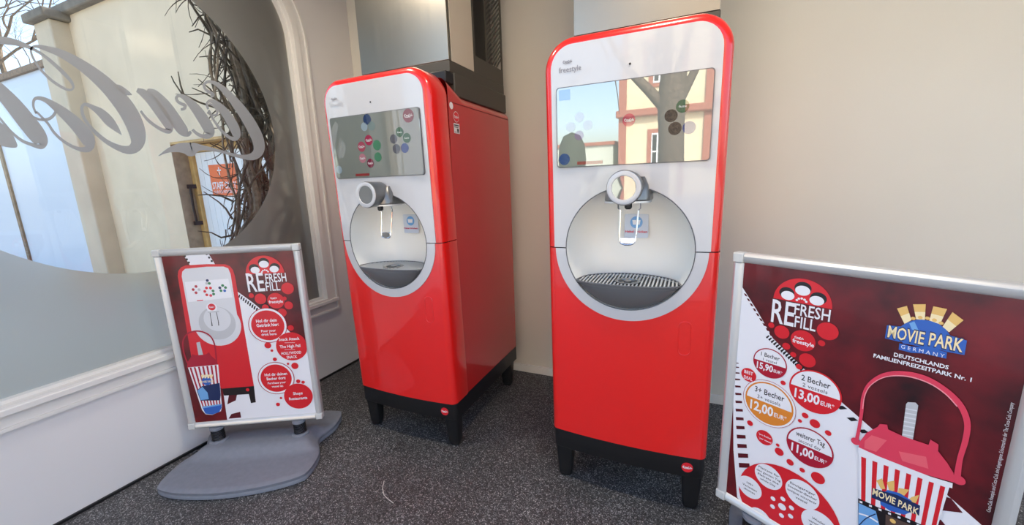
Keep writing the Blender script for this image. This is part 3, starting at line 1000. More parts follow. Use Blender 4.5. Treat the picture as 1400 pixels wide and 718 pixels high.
# ------------------------------------------------------------------ ice makers on top of the dispensers
def make_ice_maker(cx, label):
    T = empty('ice_maker', (cx, 1.865, 1.872), 0, label, 'ice maker', 'steel ice makers on the dispensers')
    w, d = 0.286, 0.652
    b = MB()
    b.box(-w - 0.014, w + 0.014, 0.02, d, 0.0, 0.115)
    b.build('base_box', M_PLINTH, T, bevel=0.006)
    b = MB(); b.box(-w - 0.002, w + 0.002, 0.0, d, 0.116, 0.172); b.build('base_collar', M_PLINTH, T, bevel=0.003)
    b = MB(); b.box(-w - 0.010, w + 0.010, -0.055, 0.019, 0.055, 0.112); b.build('front_duct', M_BLACK, T, bevel=0.006)
    HT = 1.0
    b = MB(); b.box(-w, w, 0.0, 0.02, 0.173, HT); b.build('front_door', M_STEEL, T, bevel=0.002)
    b = MB(); b.box(-w + 0.07, w - 0.07, 0.021, d - 0.01, 0.173, HT); b.build('cabinet_core', M_BLACK, T)
    for s in (-1, 1):
        X0, X1 = (w - 0.0055, w) if s > 0 else (-w, -w + 0.0055)
        p = MB().box(X0, X1, 0.03, 0.262, 0.173, HT).build('side_panel', M_BEIGE, T, bevel=0.001)
        MB().box(X0, X1, 0.264, d, 0.173, 0.262).build('lower_side_panel', M_PLINTH, T)
        v = MB().box(X0, X1, 0.264, 0.284, 0.263, HT).build('vent_post', M_PLINTH, T)
        MB().box(X0, X1, 0.425, 0.440, 0.263, HT).build('vent_post', M_PLINTH, T)
        MB().box(X0, X1, d - 0.018, d, 0.263, HT).build('vent_post', M_PLINTH, T)
        # slanted louvres in the rear opening
        k = 0
        z = 0.15
        while z < HT - 0.02:
            b = MB()
            ya, yb = 0.441, d - 0.019
            za = z; zb_ = z + 0.17
            xx0, xx1 = (w - 0.006, w - 0.002) if s > 0 else (-w + 0.002, -w + 0.006)
            t0 = max(0.0, (0.264 - za) / (zb_ - za)); t1 = min(1.0, (HT - 0.016 - za) / (zb_ - za))
            if t1 > t0 + 0.05:
                y_a, y_b = ya + (yb - ya) * t0, ya + (yb - ya) * t1
                z_a, z_b = za + (zb_ - za) * t0, za + (zb_ - za) * t1
                vs = [(xx0, y_a, z_a), (xx1, y_a, z_a), (xx1, y_b, z_b), (xx0, y_b, z_b), (xx0, y_a, z_a + 0.012), (xx1, y_a, z_a + 0.012), (xx1, y_b, z_b + 0.012), (xx0, y_b, z_b + 0.012)]
                b.add(vs, [(0, 3, 2, 1), (4, 5, 6, 7), (0, 1, 5, 4), (1, 2, 6, 5), (2, 3, 7, 6), (3, 0, 4, 7)])
                b.build('vent_slat', M_PLINTH, T)
            z += 0.027
    return T


make_ice_maker(AX - 0.004, 'brushed steel ice maker with slatted side vent, on the dispenser beside the window')
make_ice_maker(BX + 0.006, 'brushed steel ice maker on the dispenser next to the large price poster')


# ------------------------------------------------------------------ poster stands
PW, PH, PZ = 0.630, 0.917, 0.207         # visible sheet and its lower edge


def homography(px):
    dst = [(-PW / 2, PZ + PH), (PW / 2, PZ + PH), (PW / 2, PZ), (-PW / 2, PZ)]
    A = []
    for (u, v), (x, y) in zip(px, dst):
        A.append([u, v, 1, 0, 0, 0, -x * u, -x * v, -x]); A.append([0, 0, 0, u, v, 1, -y * u, -y * v, -y])
    return np.linalg.svd(np.array(A))[2][-1].reshape(3, 3)


def make_stand(loc, ang, label):
    T = empty('poster_stand', (loc[0], loc[1], 0), ang, label, 'poster stand', 'poster stands with weighted bases')
    # weighted base
    b = MB()
    N, Mm = 28, 30
    def wv(v): return 0.362 - 0.055 * math.exp(-((v + 0.02) / 0.30) ** 2)
    def pos(u, v):
        x = u * wv(v)
        y = -v * (0.295 + 0.065 * (1 - u * u) * (1 if v > 0 else 0.25))
        return x, y
    def top(u, v):
        e = max(abs(u), abs(v))
        ridge = 0.038 * (1 / (1 + math.exp((v - 0.30) * 30))) * (1 / (1 + math.exp((-v - 0.34) * 30)))
        side = max(0.0, min(1.0, (1 - abs(u)) / 0.16)); side = side * side * (3 - 2 * side)
        return 0.046 + ridge * 1.0 * side + 0.004 * (1 - abs(v))
    grid = [[None] * (Mm + 1) for _ in range(N + 1)]
    vs = []
    for i in range(N + 1):
        for j in range(Mm + 1):
            u = -1 + 2 * i / N; v = -1 + 2 * j / Mm
            # squircle corners
            k = 1 - 0.055 * (abs(u) ** 6) * (abs(v) ** 6)
            x, y = pos(u * k, v * k)
            grid[i][j] = len(vs); vs.append((x * 0.97, y * 0.97, top(u, v)))
    fs = [(grid[i][j], grid[i + 1][j], grid[i + 1][j + 1], grid[i][j + 1]) for i in range(N) for j in range(Mm)]
    b.add(vs, fs)
    border = [(i, 0) for i in range(N)] + [(N, j) for j in range(Mm)] + [(i, Mm) for i in range(N, 0, -1)] + [(0, j) for j in range(Mm, 0, -1)]
    L0 = [vs[grid[i][j]] for i, j in border]
    def lp(s, z): return [(p[0] / 0.97 * s, p[1] / 0.97 * s, z if z is not None else p[2]) for p in L0]
    b.loft([L0, [(p[0] / 0.97 * 0.99, p[1] / 0.97 * 0.99, p[2] - 0.006) for p in L0], lp(1.0, 0.040), lp(1.0, 0.030), lp(0.992, 0.027), lp(0.992, 0.023), lp(1.0, 0.019), lp(0.995, 0.004), lp(0.97, 0.0)])
    b.add([(p[0] * 1.0, p[1] * 1.0, 0.0) for p in L0], [tuple(range(len(L0)))])
    b.build('base', M_SLATE, T, smooth=50)
    for s in (-1, 1):
        x = s * 0.216
        b = MB(); b.lathe([(0.046, 0.078), (0.044, 0.093), (0.033, 0.098)], 'Z', (x, 0, 0), 24); b.lathe([(0.025, 0.08), (0.025, 0.1725)], 'Z', (x, 0, 0), 16)
        b.lathe([(0.034, 0.160), (0.034, 0.1725), (0.0005, 0.1725)], 'Z', (x, 0, 0), 20)
        sp = b.build('spring_mount', M_SLATE, T, smooth=40)
        pts = []
        for k in range(0, 8 * 16 + 1):
            a = 2 * PI * k / 16
            pts.append((x + 0.0295 * math.cos(a), 0.0295 * math.sin(a), 0.098 + 0.062 * k / (8 * 16)))
        b = MB(); b.tube(pts, 0.0026, 5); b.build('spring', M_BLACK, sp, smooth=True)
    # frame rails
    fw, t = 0.034, 0.017
    x0, x1, z0, z1 = -PW / 2, PW / 2, PZ, PZ + PH
    def rail(name, a0, a1, horiz, sgn):
        b = MB()
        # profile across the rail: inner edge low, outer edge high (snap profile)
        pr = [(0.0, -0.006), (0.004, -0.012), (0.012, -t), (fw * 0.7, -t - 0.001), (fw - 0.004, -t + 0.003), (fw, -t + 0.009), (fw, t), (0.0, t)]
        lo = []
        for a in (a0, a1):
            l = []
            for d, y in pr:
                if horiz: l.append((a, y, (z1 + d) if sgn > 0 else (z0 - d)))
                else: l.append(((x1 + d) if sgn > 0 else (x0 - d), y, a))
            lo.append(l)
        b.loft(lo, cap0=True, cap1=True)
        return b.build(name, M_ALU, T, smooth=30)
    for sg in (-1, 1):
        rail('frame_rail', x0 + 0.002, x1 - 0.002, True, sg)
        rail('frame_rail', z0 + 0.002, z1 - 0.002, False, sg)
    for sx in (-1, 1):
        for sz in (-1, 1):
            xa, za = (x1, z1) if True else (0, 0)
            X = [x1 - 0.001, x1 + fw + 0.001] if sx > 0 else [x0 - fw - 0.001, x0 + 0.001]
            Z = [z1 - 0.001, z1 + fw + 0.001] if sz > 0 else [z0 - fw - 0.001, z0 + 0.001]
            MB().box(X[0], X[1], -t - 0.002, t + 0.001, Z[0], Z[1]).build('corner_piece', M_CORNER, T, bevel=0.005)
    MB().box(x0, x1, -0.003, 0.012, z0, z1).build('back_board', M_GREY, T)
    sheet = MB().box(x0, x1, -0.0045, -0.0032, z0, z1).build('poster', P_BG, T)
    return T, sheet


class Poster:
    """places flat print on a poster sheet from measurements in a zoomed view of it"""
    def __init__(s, sheet, corners, ox, oy, sc, g=1.0):
        s.sheet = sheet; s.Hm = homography(corners); s.o = (ox, oy, sc); s.k = 0; s.g = g

    def m(s, x, y):
        u, v = s.o[0] + x / s.o[2], s.o[1] + y / s.o[2]
        q = s.Hm @ np.array([u, v, 1.0])
        return q[0] / q[2], q[1] / q[2]

    def scale(s, x, y):
        a = s.m(x - 4, y); c = s.m(x + 4, y); e = s.m(x, y - 4); g = s.m(x, y + 4)
        return math.hypot(c[0] - a[0], c[1] - a[1]) / 8, math.hypot(g[0] - e[0], g[1] - e[1]) / 8

    def off(s):
        s.k += 1
        return 0.0048 + 0.00002 * s.k

    def fm(s, x, z, off):
        return (max(-PW / 2, min(PW / 2, x)), -off, max(PZ, min(PZ + PH, z)))

    def poly(s, name, pts, m):
        q = [s.m(*p) for p in pts]
        # clip to the sheet
        def clip(q, f, g):
            out = []
            for i in range(len(q)):
                a, c = q[i - 1], q[i]
                ia, ic = f(a), f(c)
                if ia != ic: out.append(g(a, c))
                if ic: out.append(c)
            return out
        for ax, lim, sg in ((0, -PW / 2, 1), (0, PW / 2, -1), (1, PZ, 1), (1, PZ + PH, -1)):
            f = lambda p: (p[ax] - lim) * sg >= 0
            def g(a, c):
                t = (lim - a[ax]) / (c[ax] - a[ax]); r = [a[0] + t * (c[0] - a[0]), a[1] + t * (c[1] - a[1])]; r[ax] = lim
                return tuple(r)
            q = clip(q, f, g)
            if len(q) < 3: return None
        return put_poly(q, name, m, s.sheet, s.fm, s.off())

    def disc(s, name, x, y, r, m, a0=0, a1=2 * PI, ratio=1.0):
        """true circle of radius r (in metres)"""
        c = s.m(x, y); r = r * s.g
        q = disc(c[0], c[1], r, r * ratio, a0=a0, a1=a1)
        q = [(max(-PW / 2, min(PW / 2, a)), max(PZ, min(PZ + PH, b))) for a, b in q]
        return put_poly(q, name, m, s.sheet, s.fm, s.off())

    def text(s, body, x, y, w, h, m, bold=0.02, shear=0.0, name='lettering'):
        """centre in zoom coords, width and cap height in metres"""
        c = s.m(x, y)
        return put_text(body, name, m, s.sheet, s.fm, c[0], c[1], w * s.g, h * s.g, bold, shear, s.off())

    def textp(s, body, a, c, h, m, bold=0.02, shear=0.0, name='lettering'):
        """from zoom point a (left, middle of the letters) to c (right)"""
        A, C = s.m(*a), s.m(*c)
        return put_text(body, name, m, s.sheet, s.fm, (A[0] + C[0]) / 2, (A[1] + C[1]) / 2, abs(C[0] - A[0]), h * s.g, bold, shear, s.off())

    def script(s, x, y, w, m, name='script_logo'):
        c = s.m(x, y)
        return script_word(name, m, s.sheet, s.fm, c[0], c[1], w * s.g, s.off())

    def stroke(s, name, pts, m):
        L, R = strip_stroke(pts, 5)
        b = MB(); n = len(L); o_ = s.off()
        vs = [s.fm(*s.m(*p), o_) for p in L] + [s.fm(*s.m(*p), o_) for p in R]
        b.add(vs, [(i, i + 1, n + i + 1, n + i) for i in range(n - 1)])
        return b.build(name, m, s.sheet)


def reel_logo(P, x, y, r, re, fresh, fill, hs):
    """half film reel over the two-line title"""
    P.disc('film_reel', x, y, r, P_RED, 0, PI)
    c = P.m(x, y); r = r * P.g
    for a, s_ in ((150, 0.27), (90, 0.29), (30, 0.27)):
        hx, hz = c[0] + 0.62 * r * math.cos(math.radians(a)), c[1] + 0.60 * r * math.sin(math.radians(a)) + 0.02 * r
        put_poly(disc(hx, hz, s_ * r, s_ * r * 0.88), 'reel_hole', P_BLACK, P.sheet, P.fm, P.off())
        put_poly(disc(hx - 0.05 * r * math.cos(math.radians(a)), hz - 0.10 * r, s_ * r * 0.88, s_ * r * 0.68), 'reel_hole_film', P_WHITE, P.sheet, P.fm, P.off())
    for a in (20, 55, 90, 125, 160):
        put_poly(disc(c[0] + 0.17 * r * math.cos(math.radians(a)), c[1] + 0.05 * r + 0.15 * r * math.sin(math.radians(a)), 0.045 * r, n=12), 'reel_dot', P_WHITE, P.sheet, P.fm, P.off())
    P.textp('RE', *re, hs[0], P_WHITE, 0.012, name='title')
    P.textp('FRESH', *fresh, hs[1], P_WHITE, 0.012, name='title')
    P.textp('FILL', *fill, hs[1], P_WHITE, 0.012, name='title')


# --- small stand beside the window
LC = [(221.7, 352), (403, 342), (431.5, 561), (267.3, 575.5)]
T1, sh1 = make_stand((-2.128, 1.246), math.atan2(0.487, 0.873), 'poster stand by the window showing a dispenser picture, on a complete grey base')
P = Poster(sh1, LC, 210, 320, 2.564)
P.poly('white_field', [(298, 202), (345, 235), (392, 272), (470, 330), (545, 405), (572, 640), (258, 652), (243, 540)], P_WHITE)
P.poly('film_strip', [(104, 70), (192, 62), (220, 108), (134, 116)], P_WHITE)
for a in ((113, 80), (120, 91), (127, 102)):
    P.disc('perforation', *a, 0.0055, P_BLACK)
for a in ((190, 72), (199, 84), (208, 96)):
    P.disc('perforation', *a, 0.0055, P_BLACK)
for k in range(11):
    x, y = 303 + k * 7.6, 213 + k * 5.6
    P.poly('perforation', [(x, y), (x + 5 + k * .15, y - 1), (x + 2, y + 10 + k * .3), (x - 3, y + 10)], P_BLACK)
P.poly('film_window', [(264, 560), (293, 556), (288, 578), (258, 592)], P_MAROON)
P.poly('film_window', [(272, 625), (303, 617), (306, 637), (262, 641)], P_MAROON)
# dispenser picture
P.poly('pictured_base', [(240, 536), (352, 526), (358, 584), (341, 587), (334, 556), (247, 562)], P_BLACK)
body = [(88, 150), (90, 132), (100, 119), (116, 112), (190, 107), (255, 107), (272, 113), (283, 127), (290, 150), (352, 528), (240, 538), (140, 470)]
P.poly('pictured_cover', body, P_RED)
P.poly('pictured_panel', [(102, 150), (104, 134), (114, 124), (190, 116), (250, 115), (266, 121), (274, 140), (300, 310), (136, 345)], P_LGREY)
P.disc('pictured_ring', 227, 318, 0.115, P_LGREY)
P.disc('pictured_niche', 226, 312, 0.090, P_GREY)
P.disc('pictured_niche_light', 226, 298, 0.066, P_LGREY)
P.poly('pictured_screen', [(112, 170), (266, 157), (281, 222), (124, 240)], P_WHITE)
for x, y, m_ in ((192, 164, P_NAVY), (190, 174, P_GREY), (199, 174, P_GREEN), (152, 185, P_DRED), (142, 196, P_DRED), (152, 207, P_DRED), (163, 196, P_GREY), (189, 190, P_RED), (203, 190, P_RED), (183, 202, P_RED),
                 (212, 200, P_GREEN), (190, 214, P_RED), (204, 216, P_PINK), (214, 211, P_GREEN), (246, 181, P_GREEN), (236, 189, P_NAVY), (256, 188, P_GREEN), (240, 199, P_GREEN), (253, 199, P_BLUE)):
    P.disc('pictured_icon', x, y, 0.0070, m_)
P.poly('pictured_tab', [(155, 233), (177, 231), (177, 234), (155, 236)], P_RED)
P.disc('pictured_knob', 207, 258, 0.026, P_WHITE)
P.disc('pictured_knob_badge', 207, 256, 0.018, P_RED)
P.script(207, 256, 0.026, P_WHITE)
P.stroke('pictured_lever', [(201, 276, 2.5), (203, 292, 2), (206, 308, 2.5), (208, 322, 4)], P_BLACK)
P.stroke('pictured_lever', [(223, 274, 2.5), (227, 292, 2), (230, 308, 2.5), (231, 320, 3)], P_BLACK)
P.poly('pictured_lip', [(193, 272), (232, 269), (233, 273), (194, 276)], P_GREY)
P.disc('pictured_badge', 330, 541, 0.009, P_RED)
# cup picture
P.stroke('cup_handle', [(120, 450, 5), (107, 410, 5), (106, 372, 5), (125, 347, 5), (160, 340, 5), (195, 352, 5), (214, 380, 5), (221, 430, 5), (221, 462, 5)], P_DRED)
P.poly('straw', [(152, 380), (164, 377), (176, 424), (160, 428)], P_GREY)
P.poly('cup_lid', [(118, 468), (120, 448), (134, 428), (137, 420), (150, 424), (185, 420), (196, 413), (203, 425), (222, 440), (228, 458)], P_DRED)
P.poly('cup_body', [(122, 466), (228, 455), (240, 600), (236, 615), (205, 628), (182, 626), (170, 612)], P_WHITE)
for k in range(7):
    t = (k + 0.35) / 7.2
    a, b_ = (122 + 106 * t, 467 - 11 * t), (170 + 69 * t, 606 - 8 * t)
    P.poly('cup_stripe', [a, (a[0] + 6.5, a[1] - .6), (b_[0] + 4.5, b_[1] - .5), b_], P_DRED)
P.poly('cup_scene', [(152, 545), (170, 530), (232, 518), (236, 560), (233, 578), (165, 580)], P_NAVY)
P.poly('cup_scene_light', [(154, 545), (172, 532), (190, 552), (194, 574), (166, 578)], P_SKY)
P.disc('cup_logo', 187, 512, 0.024, P_BLUE)
for k in range(4):
    P.poly('logo_ray', [(170 + k * 10, 503), (176 + k * 10, 502), (177 + k * 11, 489), (168 + k * 10.5, 491)], P_CREAM)
P.text('MOVIE PARK', 187, 514, 0.074, 0.012, P_CREAM, 0.02)
P.poly('cup_band', [(171, 602), (239, 592), (239, 603), (230, 618), (205, 627), (182, 624)], P_BLUE)
P.poly('cup_band_light', [(170, 600), (239, 590), (239, 594), (172, 606)], P_SKY)
# title and bubbles
reel_logo(P, 397, 138, 0.094, ((332, 170), (392, 166)), ((396, 148), (471, 155)), ((398, 183), (448, 181)), (0.098, 0.046))
for x, y, r in ((475, 189, 0.031), (347, 215, 0.0125), (379, 226, 0.0285), (433, 232, 0.042), (478, 248, 0.0215), (464, 224, 0.0105), (396, 256, 0.0165), (455, 273, 0.0225), (484, 326, 0.0155),
                (403, 387, 0.017), (417, 405, 0.007), (427, 435, 0.0105), (473, 450, 0.0065), (497, 457, 0.0185), (447, 568, 0.0065), (436, 590, 0.0105), (508, 510, 0.011), (525, 513, 0.009)):
    P.disc('bubble', x, y, r, P_RED)
P.text('freestyle', 433, 235, 0.070, 0.016, P_WHITE, 0.02)
P.script(425, 223, 0.032, P_WHITE)
for x, y, r, ro in ((404, 318, 0.083, True), (487, 390, 0.080, False), (431, 500, 0.080, True), (508, 561, 0.075, False)):
    if ro:
        P.disc('bubble_outline', x, y, r + 0.014, P_DRED)
        P.disc('bubble_gap', x, y, r + 0.0105, P_WHITE)
    P.disc('bubble', x, y, r, P_RED)
for t_, x, y, w, h, bd in (('Hol dir dein', 399, 301, 0.104, 0.017, 0.025), ('Getränk hier:', 403, 316, 0.112, 0.017, 0.025), ('Pour your', 406, 336, 0.074, 0.013, 0.02), ('drink here:', 408, 348, 0.078, 0.013, 0.02),
                           ('Snack Attack', 478, 364, 0.106, 0.016, 0.02), ('The High Fall', 481, 389, 0.106, 0.016, 0.02), ('HOLLYWOOD', 485, 412, 0.102, 0.015, 0.02), ('SNACK', 487, 426, 0.054, 0.015, 0.02),
                           ('Hol dir deinen', 430, 486, 0.116, 0.016, 0.025), ('Becher dort:', 431, 500, 0.098, 0.016, 0.025), ('Purchase your', 433, 515, 0.094, 0.012, 0.02), ('vessel at:', 435, 527, 0.060, 0.012, 0.02),
                           ('Shops', 506, 551, 0.050, 0.016, 0.025), ('Restaurants', 507, 568, 0.096, 0.016, 0.025)):
    P.text(t_, x, y, w, h, P_WHITE, bd)
for y in (377, 401):
    P.poly('rule', [(462, y), (498, y - 1), (498, y), (462, y + 1)], P_WHITE)

# --- large stand at the right
RC = [(1020.5, 360), (1422.5, 404.5), (1320.1, 851.3), (1000.0, 669.9)]
T2, sh2 = make_stand((0.456, 1.408), math.atan2(-0.520, 0.854), 'large price poster stand in front of the plain cream wall')
P = Poster(sh2, RC, 980, 340, 1.9, 0.74)
P.poly('white_field', [(71, 100), (110, 160), (152, 232), (232, 308), (330, 392), (420, 468), (560, 588), (712, 716), (760, 1000), (300, 900), (66, 640), (55, 520), (52, 360), (60, 200)], P_WHITE)
for k in range(9):
    x, y = 77 + k * 7.6 + k * k * 0.08, 117 + k * 12.6
    P.poly('perforation', [(x - 1, y), (x + 5, y + 2), (x + 9, y + 9), (x + 3, y + 7.5)], P_MAROON)
for k in range(15):
    x, y = 134 + k * 6.2, 228 + k * 5.6
    P.poly('perforation', [(x, y + 1), (x + 7 + k * .25, y - 4), (x + 10 + k * .25, y - 2), (x + 3, y + 5 + k * .25)], P_BLACK)
for k, (x, y) in enumerate(((322, 403), (350, 432), (378, 462), (402, 486))):
    P.poly('perforation', [(x - 8, y - 2), (x + 10, y - 3), (x + 22, y + 5), (x + 4, y + 7)], P_BLACK)
for x, y, s_ in ((600, 650, 1.0), (575, 705, 1.1)):
    P.poly('film_window', [(x - 14, y - 28), (x + 8, y - 22), (x + 38, y + 14), (x - 26, y + 8)], P_MAROON)
for k in range(14):
    t = k / 13
    y = 296 + 256 * t ** 1.25; x = 58 + 2.0 * math.sin(t * 3) + 14 * t ** 3
    wd, hh = 7 + 17 * t ** 1.2, 3 + 9 * t ** 1.2
    P.poly('perforation', [(x - 3, y), (x + wd, y + 1), (x + wd + 1, y + hh), (x - 2, y + hh)], P_MAROON)
reel_logo(P, 224, 140, 0.108, ((149, 158), (207, 171)), ((207, 156), (299, 168)), ((208, 186), (262, 197)), (0.106, 0.050))
for x, y, r in ((148, 198, 0.0125), (175, 215, 0.030), (229, 236, 0.046), (292, 210, 0.037), (277, 241, 0.0125), (187, 251, 0.0155), (241, 286, 0.0305), (205, 272, 0.0115), (220, 303, 0.012)):
    P.disc('bubble', x, y, r, P_RED)
P.text('freestyle', 230, 241, 0.080, 0.018, P_WHITE, 0.02)
P.script(219, 229, 0.034, P_WHITE)


def price(x, y, r, col, l1, l2, pr, ring_=False):
    if ring_:
        P.disc('price_outline', x, y, r + 0.010, P_DRED); P.disc('price_gap', x, y, r + 0.008, P_WHITE)
    P.disc('price_bubble', x, y, r, col)
    P.disc('price_upper', x, y, r * 0.93, P_WHITE, 0.0, PI)
    c = P.m(x, y)
    kx = r * P.g
    def tt(body, dx, dz, w, h, m, b_=0.01):
        put_text(body, 'price_text', m, P.sheet, P.fm, c[0] + dx * kx, c[1] + dz * kx, w * kx, h * kx, b_, 0, P.off())
    tt(l1, 0.0, 0.50, 1.22 if len(l1) > 8 else 1.10, 0.27, P_BLACK, 0.012)
    tt(l2, 0.0, 0.17, 0.95 if len(l2) > 8 else 0.80, 0.18, P_BLACK, 0.0)
    tt(pr, -0.26, -0.34, 0.98, 0.44, P_WHITE, 0.03)
    tt('EUR*', 0.52, -0.41, 0.50, 0.20, P_WHITE, 0.02)


price(145, 296, 0.071, P_DRED, '1 Becher', '1 vessel', '15,90')
price(260, 366, 0.095, P_RED, '2 Becher', '2 vessels', '13,00')
price(143, 399, 0.103, P_ORANGE, '3+ Becher', '3+ vessels', '12,00', True)
price(248, 508, 0.088, P_DRED, 'weiterer Tag', 'second day', '11,00')
P.disc('bubble', 92, 327, 0.034, P_RED)
P.text('BEST', 92, 321, 0.040, 0.016, P_WHITE, 0.02)
P.text('DEAL', 91, 335, 0.040, 0.016, P_WHITE, 0.02)
P.disc('bubble', 134, 486, 0.036, P_RED)
P.text('*pro Becher', 135, 482, 0.056, 0.008, P_WHITE, 0.02)
P.text('*per vessel', 135, 492, 0.056, 0.008, P_WHITE, 0.02)
for x, y, r in ((180, 345, 0.0105), (262, 447, 0.019), (237, 427, 0.0125), (224, 441, 0.008), (296, 470, 0.0115), (97, 450, 0.0135), (172, 521, 0.0185), (200, 547, 0.0145), (231, 566, 0.0105), (271, 585, 0.0255), (168, 504, 0.0075)):
    P.disc('bubble', x, y, r, P_RED)
P.disc('big_reel', 190, 668, 0.212, P_RED)
for x, y, r, ls in ((145, 585, 0.060, ('Flatrate für', 'den ganzen Tag', 'Flatrate the', 'whole Day')), (98, 613, 0.056, ('100+', 'Varianten', 'choices')), (231, 627, 0.066, ('Einzigartiger', 'Souvenir-Becher', 'unique souvenir', 'vessel')),
                    (274, 704, 0.066, ('Wieder-', 'verwendbar', 'Reusable')), (125, 690, 0.050, ()), (196, 735, 0.05, ())):
    P.disc('reel_window', x, y, r, P_WHITE)
    c = P.m(x, y)
    if y > 720: continue
    for k, t_ in enumerate(ls):
        z = c[1] + (len(ls) / 2 - k - 0.5) * 0.0145
        if z < PZ + 0.012 or c[0] < -PW / 2: continue
        put_text(t_, 'lettering', P_BLACK, P.sheet, P.fm, c[0], z, min(0.0056 * len(t_), r * 1.75 * P.g), 0.0080, 0.012, 0, P.off())
for x, y, r in ((181, 660, 0.0165), (158, 640, 0.0105), (183, 640, 0.0105), (157, 660, 0.0105), (205, 662, 0.0105), (180, 682, 0.0105), (203, 683, 0.0105)):
    P.disc('reel_dot', x, y, r, P_WHITE)
# park logo
P9 = Poster(sh2, RC, 1190, 390, 5.129, 0.80); P9.k = P.k
for q in ([(190, 140), (258, 120), (290, 218), (242, 246)], [(300, 108), (388, 105), (382, 214), (322, 212)], [(440, 118), (535, 135), (486, 242), (412, 220)], [(572, 155), (648, 210), (548, 296), (504, 258)]):
    P9.poly('logo_ray', q, P_GOLD)
    mid = [((q[0][0] + q[3][0]) / 2, (q[0][1] + q[3][1]) / 2), ((q[1][0] + q[2][0]) / 2, (q[1][1] + q[2][1]) / 2), q[2], q[3]]
    P9.poly('logo_ray_glow', mid, P_CREAM)
P9.poly('logo_globe', [(220, 262), (250, 240), (300, 220), (360, 212), (420, 220), (480, 240), (525, 275), (560, 320), (560, 410), (480, 420), (380, 405), (300, 390), (230, 380)], P_BLUE)
P9.poly('logo_shine', [(275, 240), (310, 226), (345, 300), (345, 320), (300, 300)], P_SKY)
P9.poly('logo_banner', [(122, 258), (240, 266), (300, 285), (420, 300), (548, 315), (672, 350), (655, 450), (540, 432), (420, 400), (300, 378), (200, 368), (108, 348)], P_BLUE)
P9.poly('logo_ribbon', [(208, 380), (290, 400), (370, 402), (450, 412), (535, 435), (530, 478), (450, 462), (370, 446), (290, 444), (203, 424)], P_BLUE)
P9.textp('MOVIE', (126, 300), (384, 342), 0.046, P_NAVY, 0.045, name='logo_shadow')
P9.textp('PARK', (410, 342), (652, 388), 0.046, P_NAVY, 0.045, name='logo_shadow')
P9.textp('MOVIE', (130, 300), (380, 342), 0.042, P_CREAM, 0.015, name='logo_text')
P9.textp('PARK', (414, 342), (648, 388), 0.042, P_CREAM, 0.015, name='logo_text')
P9.textp('G E R M A N Y', (218, 412), (520, 450), 0.013, P_WHITE, 0.0, name='logo_text')
for x, y in ((302, 206), (350, 198), (400, 202), (448, 214), (494, 234)):
    P9.disc('logo_star', x, y, 0.0055, P_GOLD)
P9.textp('DEUTSCHLANDS', (170, 464), (548, 532), 0.0135, P_WHITE, 0.025)
P9.textp('FAMILIENFREIZEITPARK Nr. 1', (30, 473), (706, 615), 0.0135, P_WHITE, 0.025)
P.k = P9.k
# bucket picture
PB = Poster(sh2, RC, 1140, 490, 3.15, 0.80); PB.k = P.k
PB.stroke('bucket_handle', [(108, 330, 16), (118, 280, 15), (128, 210, 15), (134, 150, 15), (160, 95, 16), (220, 55, 17), (300, 45, 18), (390, 62, 20), (470, 105, 22), (540, 170, 26), (572, 245, 28), (565, 320, 27),
                            (542, 400, 25), (530, 480, 30)], P_PINK)
PB.stroke('bucket_handle_light', [(132, 200, 4), (142, 140, 4), (170, 95, 4), (230, 62, 4), (320, 58, 5), (410, 84, 5), (480, 128, 5), (530, 180, 5)], mat('print pale rose', (0.85, 0.30, 0.34), 0.3))
PB.poly('straw', [(315, 175), (322, 167), (355, 168), (366, 180), (344, 326), (297, 322)], P_GREY)
for k in range(7):
    PB.poly('straw_rib', [(313 - k * 2.2, 192 + k * 18), (362 - k * 2.6, 200 + k * 18), (361 - k * 2.6, 205 + k * 18), (312 - k * 2.2, 197 + k * 18)], P_LGREY)
PB.poly('bucket_lid', [(114, 378), (120, 340), (150, 300), (195, 275), (205, 262), (236, 264), (240, 284), (300, 310), (410, 345), (418, 322), (452, 342), (450, 370), (490, 420), (515, 460), (518, 500), (320, 450)], P_PINK)
PB.poly('lid_shine', [(142, 335), (170, 310), (235, 330), (190, 380), (140, 365)], mat('print shine red', (0.80, 0.12, 0.16), 0.3))
PB.poly('lid_shine', [(285, 375), (400, 395), (410, 445), (300, 415)], mat('print shine red', (0.80, 0.12, 0.16), 0.3))
PB.disc('lid_pivot', 104, 338, 0.014, P_PINK)
PB.disc('lid_pivot', 535, 488, 0.016, P_PINK)
PB.poly('bucket_body', [(118, 385), (200, 415), (320, 460), (420, 492), (498, 520), (440, 718), (400, 830), (330, 960), (140, 880), (122, 700)], P_WHITE)
for k in range(8):
    t = (k + 0.2) / 8
    a = (118 + 380 * t, 398 + 128 * t); c = (122 + 290 * t, 720 + 170 * t)
    a2 = (118 + 380 * (t + .055), 398 + 128 * (t + .055)); c2 = (122 + 290 * (t + .055), 720 + 170 * (t + .055))
    PB.poly('bucket_stripe', [a, a2, c2, c], P_RED)
PB.poly('bucket_rim', [(112, 368), (116, 362), (200, 398), (320, 442), (420, 478), (512, 503), (510, 524), (420, 500), (320, 466), (200, 420), (114, 388)], P_WHITE)
PB.poly('bucket_scene', [(116, 576), (200, 612), (300, 645), (402, 688), (398, 830), (118, 730)], P_BLACK)
PB.poly('bucket_scene_sky', [(118, 596), (190, 628), (215, 720), (118, 712)], P_SKY)
PB.stroke('bucket_scene_track', [(120, 640, 6), (160, 652, 6), (200, 675, 6)], P_WHITE)
PB.stroke('bucket_scene_track', [(120, 690, 5), (150, 660, 5), (190, 640, 5)], P_NAVY)
PB.poly('bucket_scene_seats', [(232, 640), (300, 668), (390, 700), (392, 800), (230, 740)], mat('print umber', (0.10, 0.06, 0.05), 0.3))
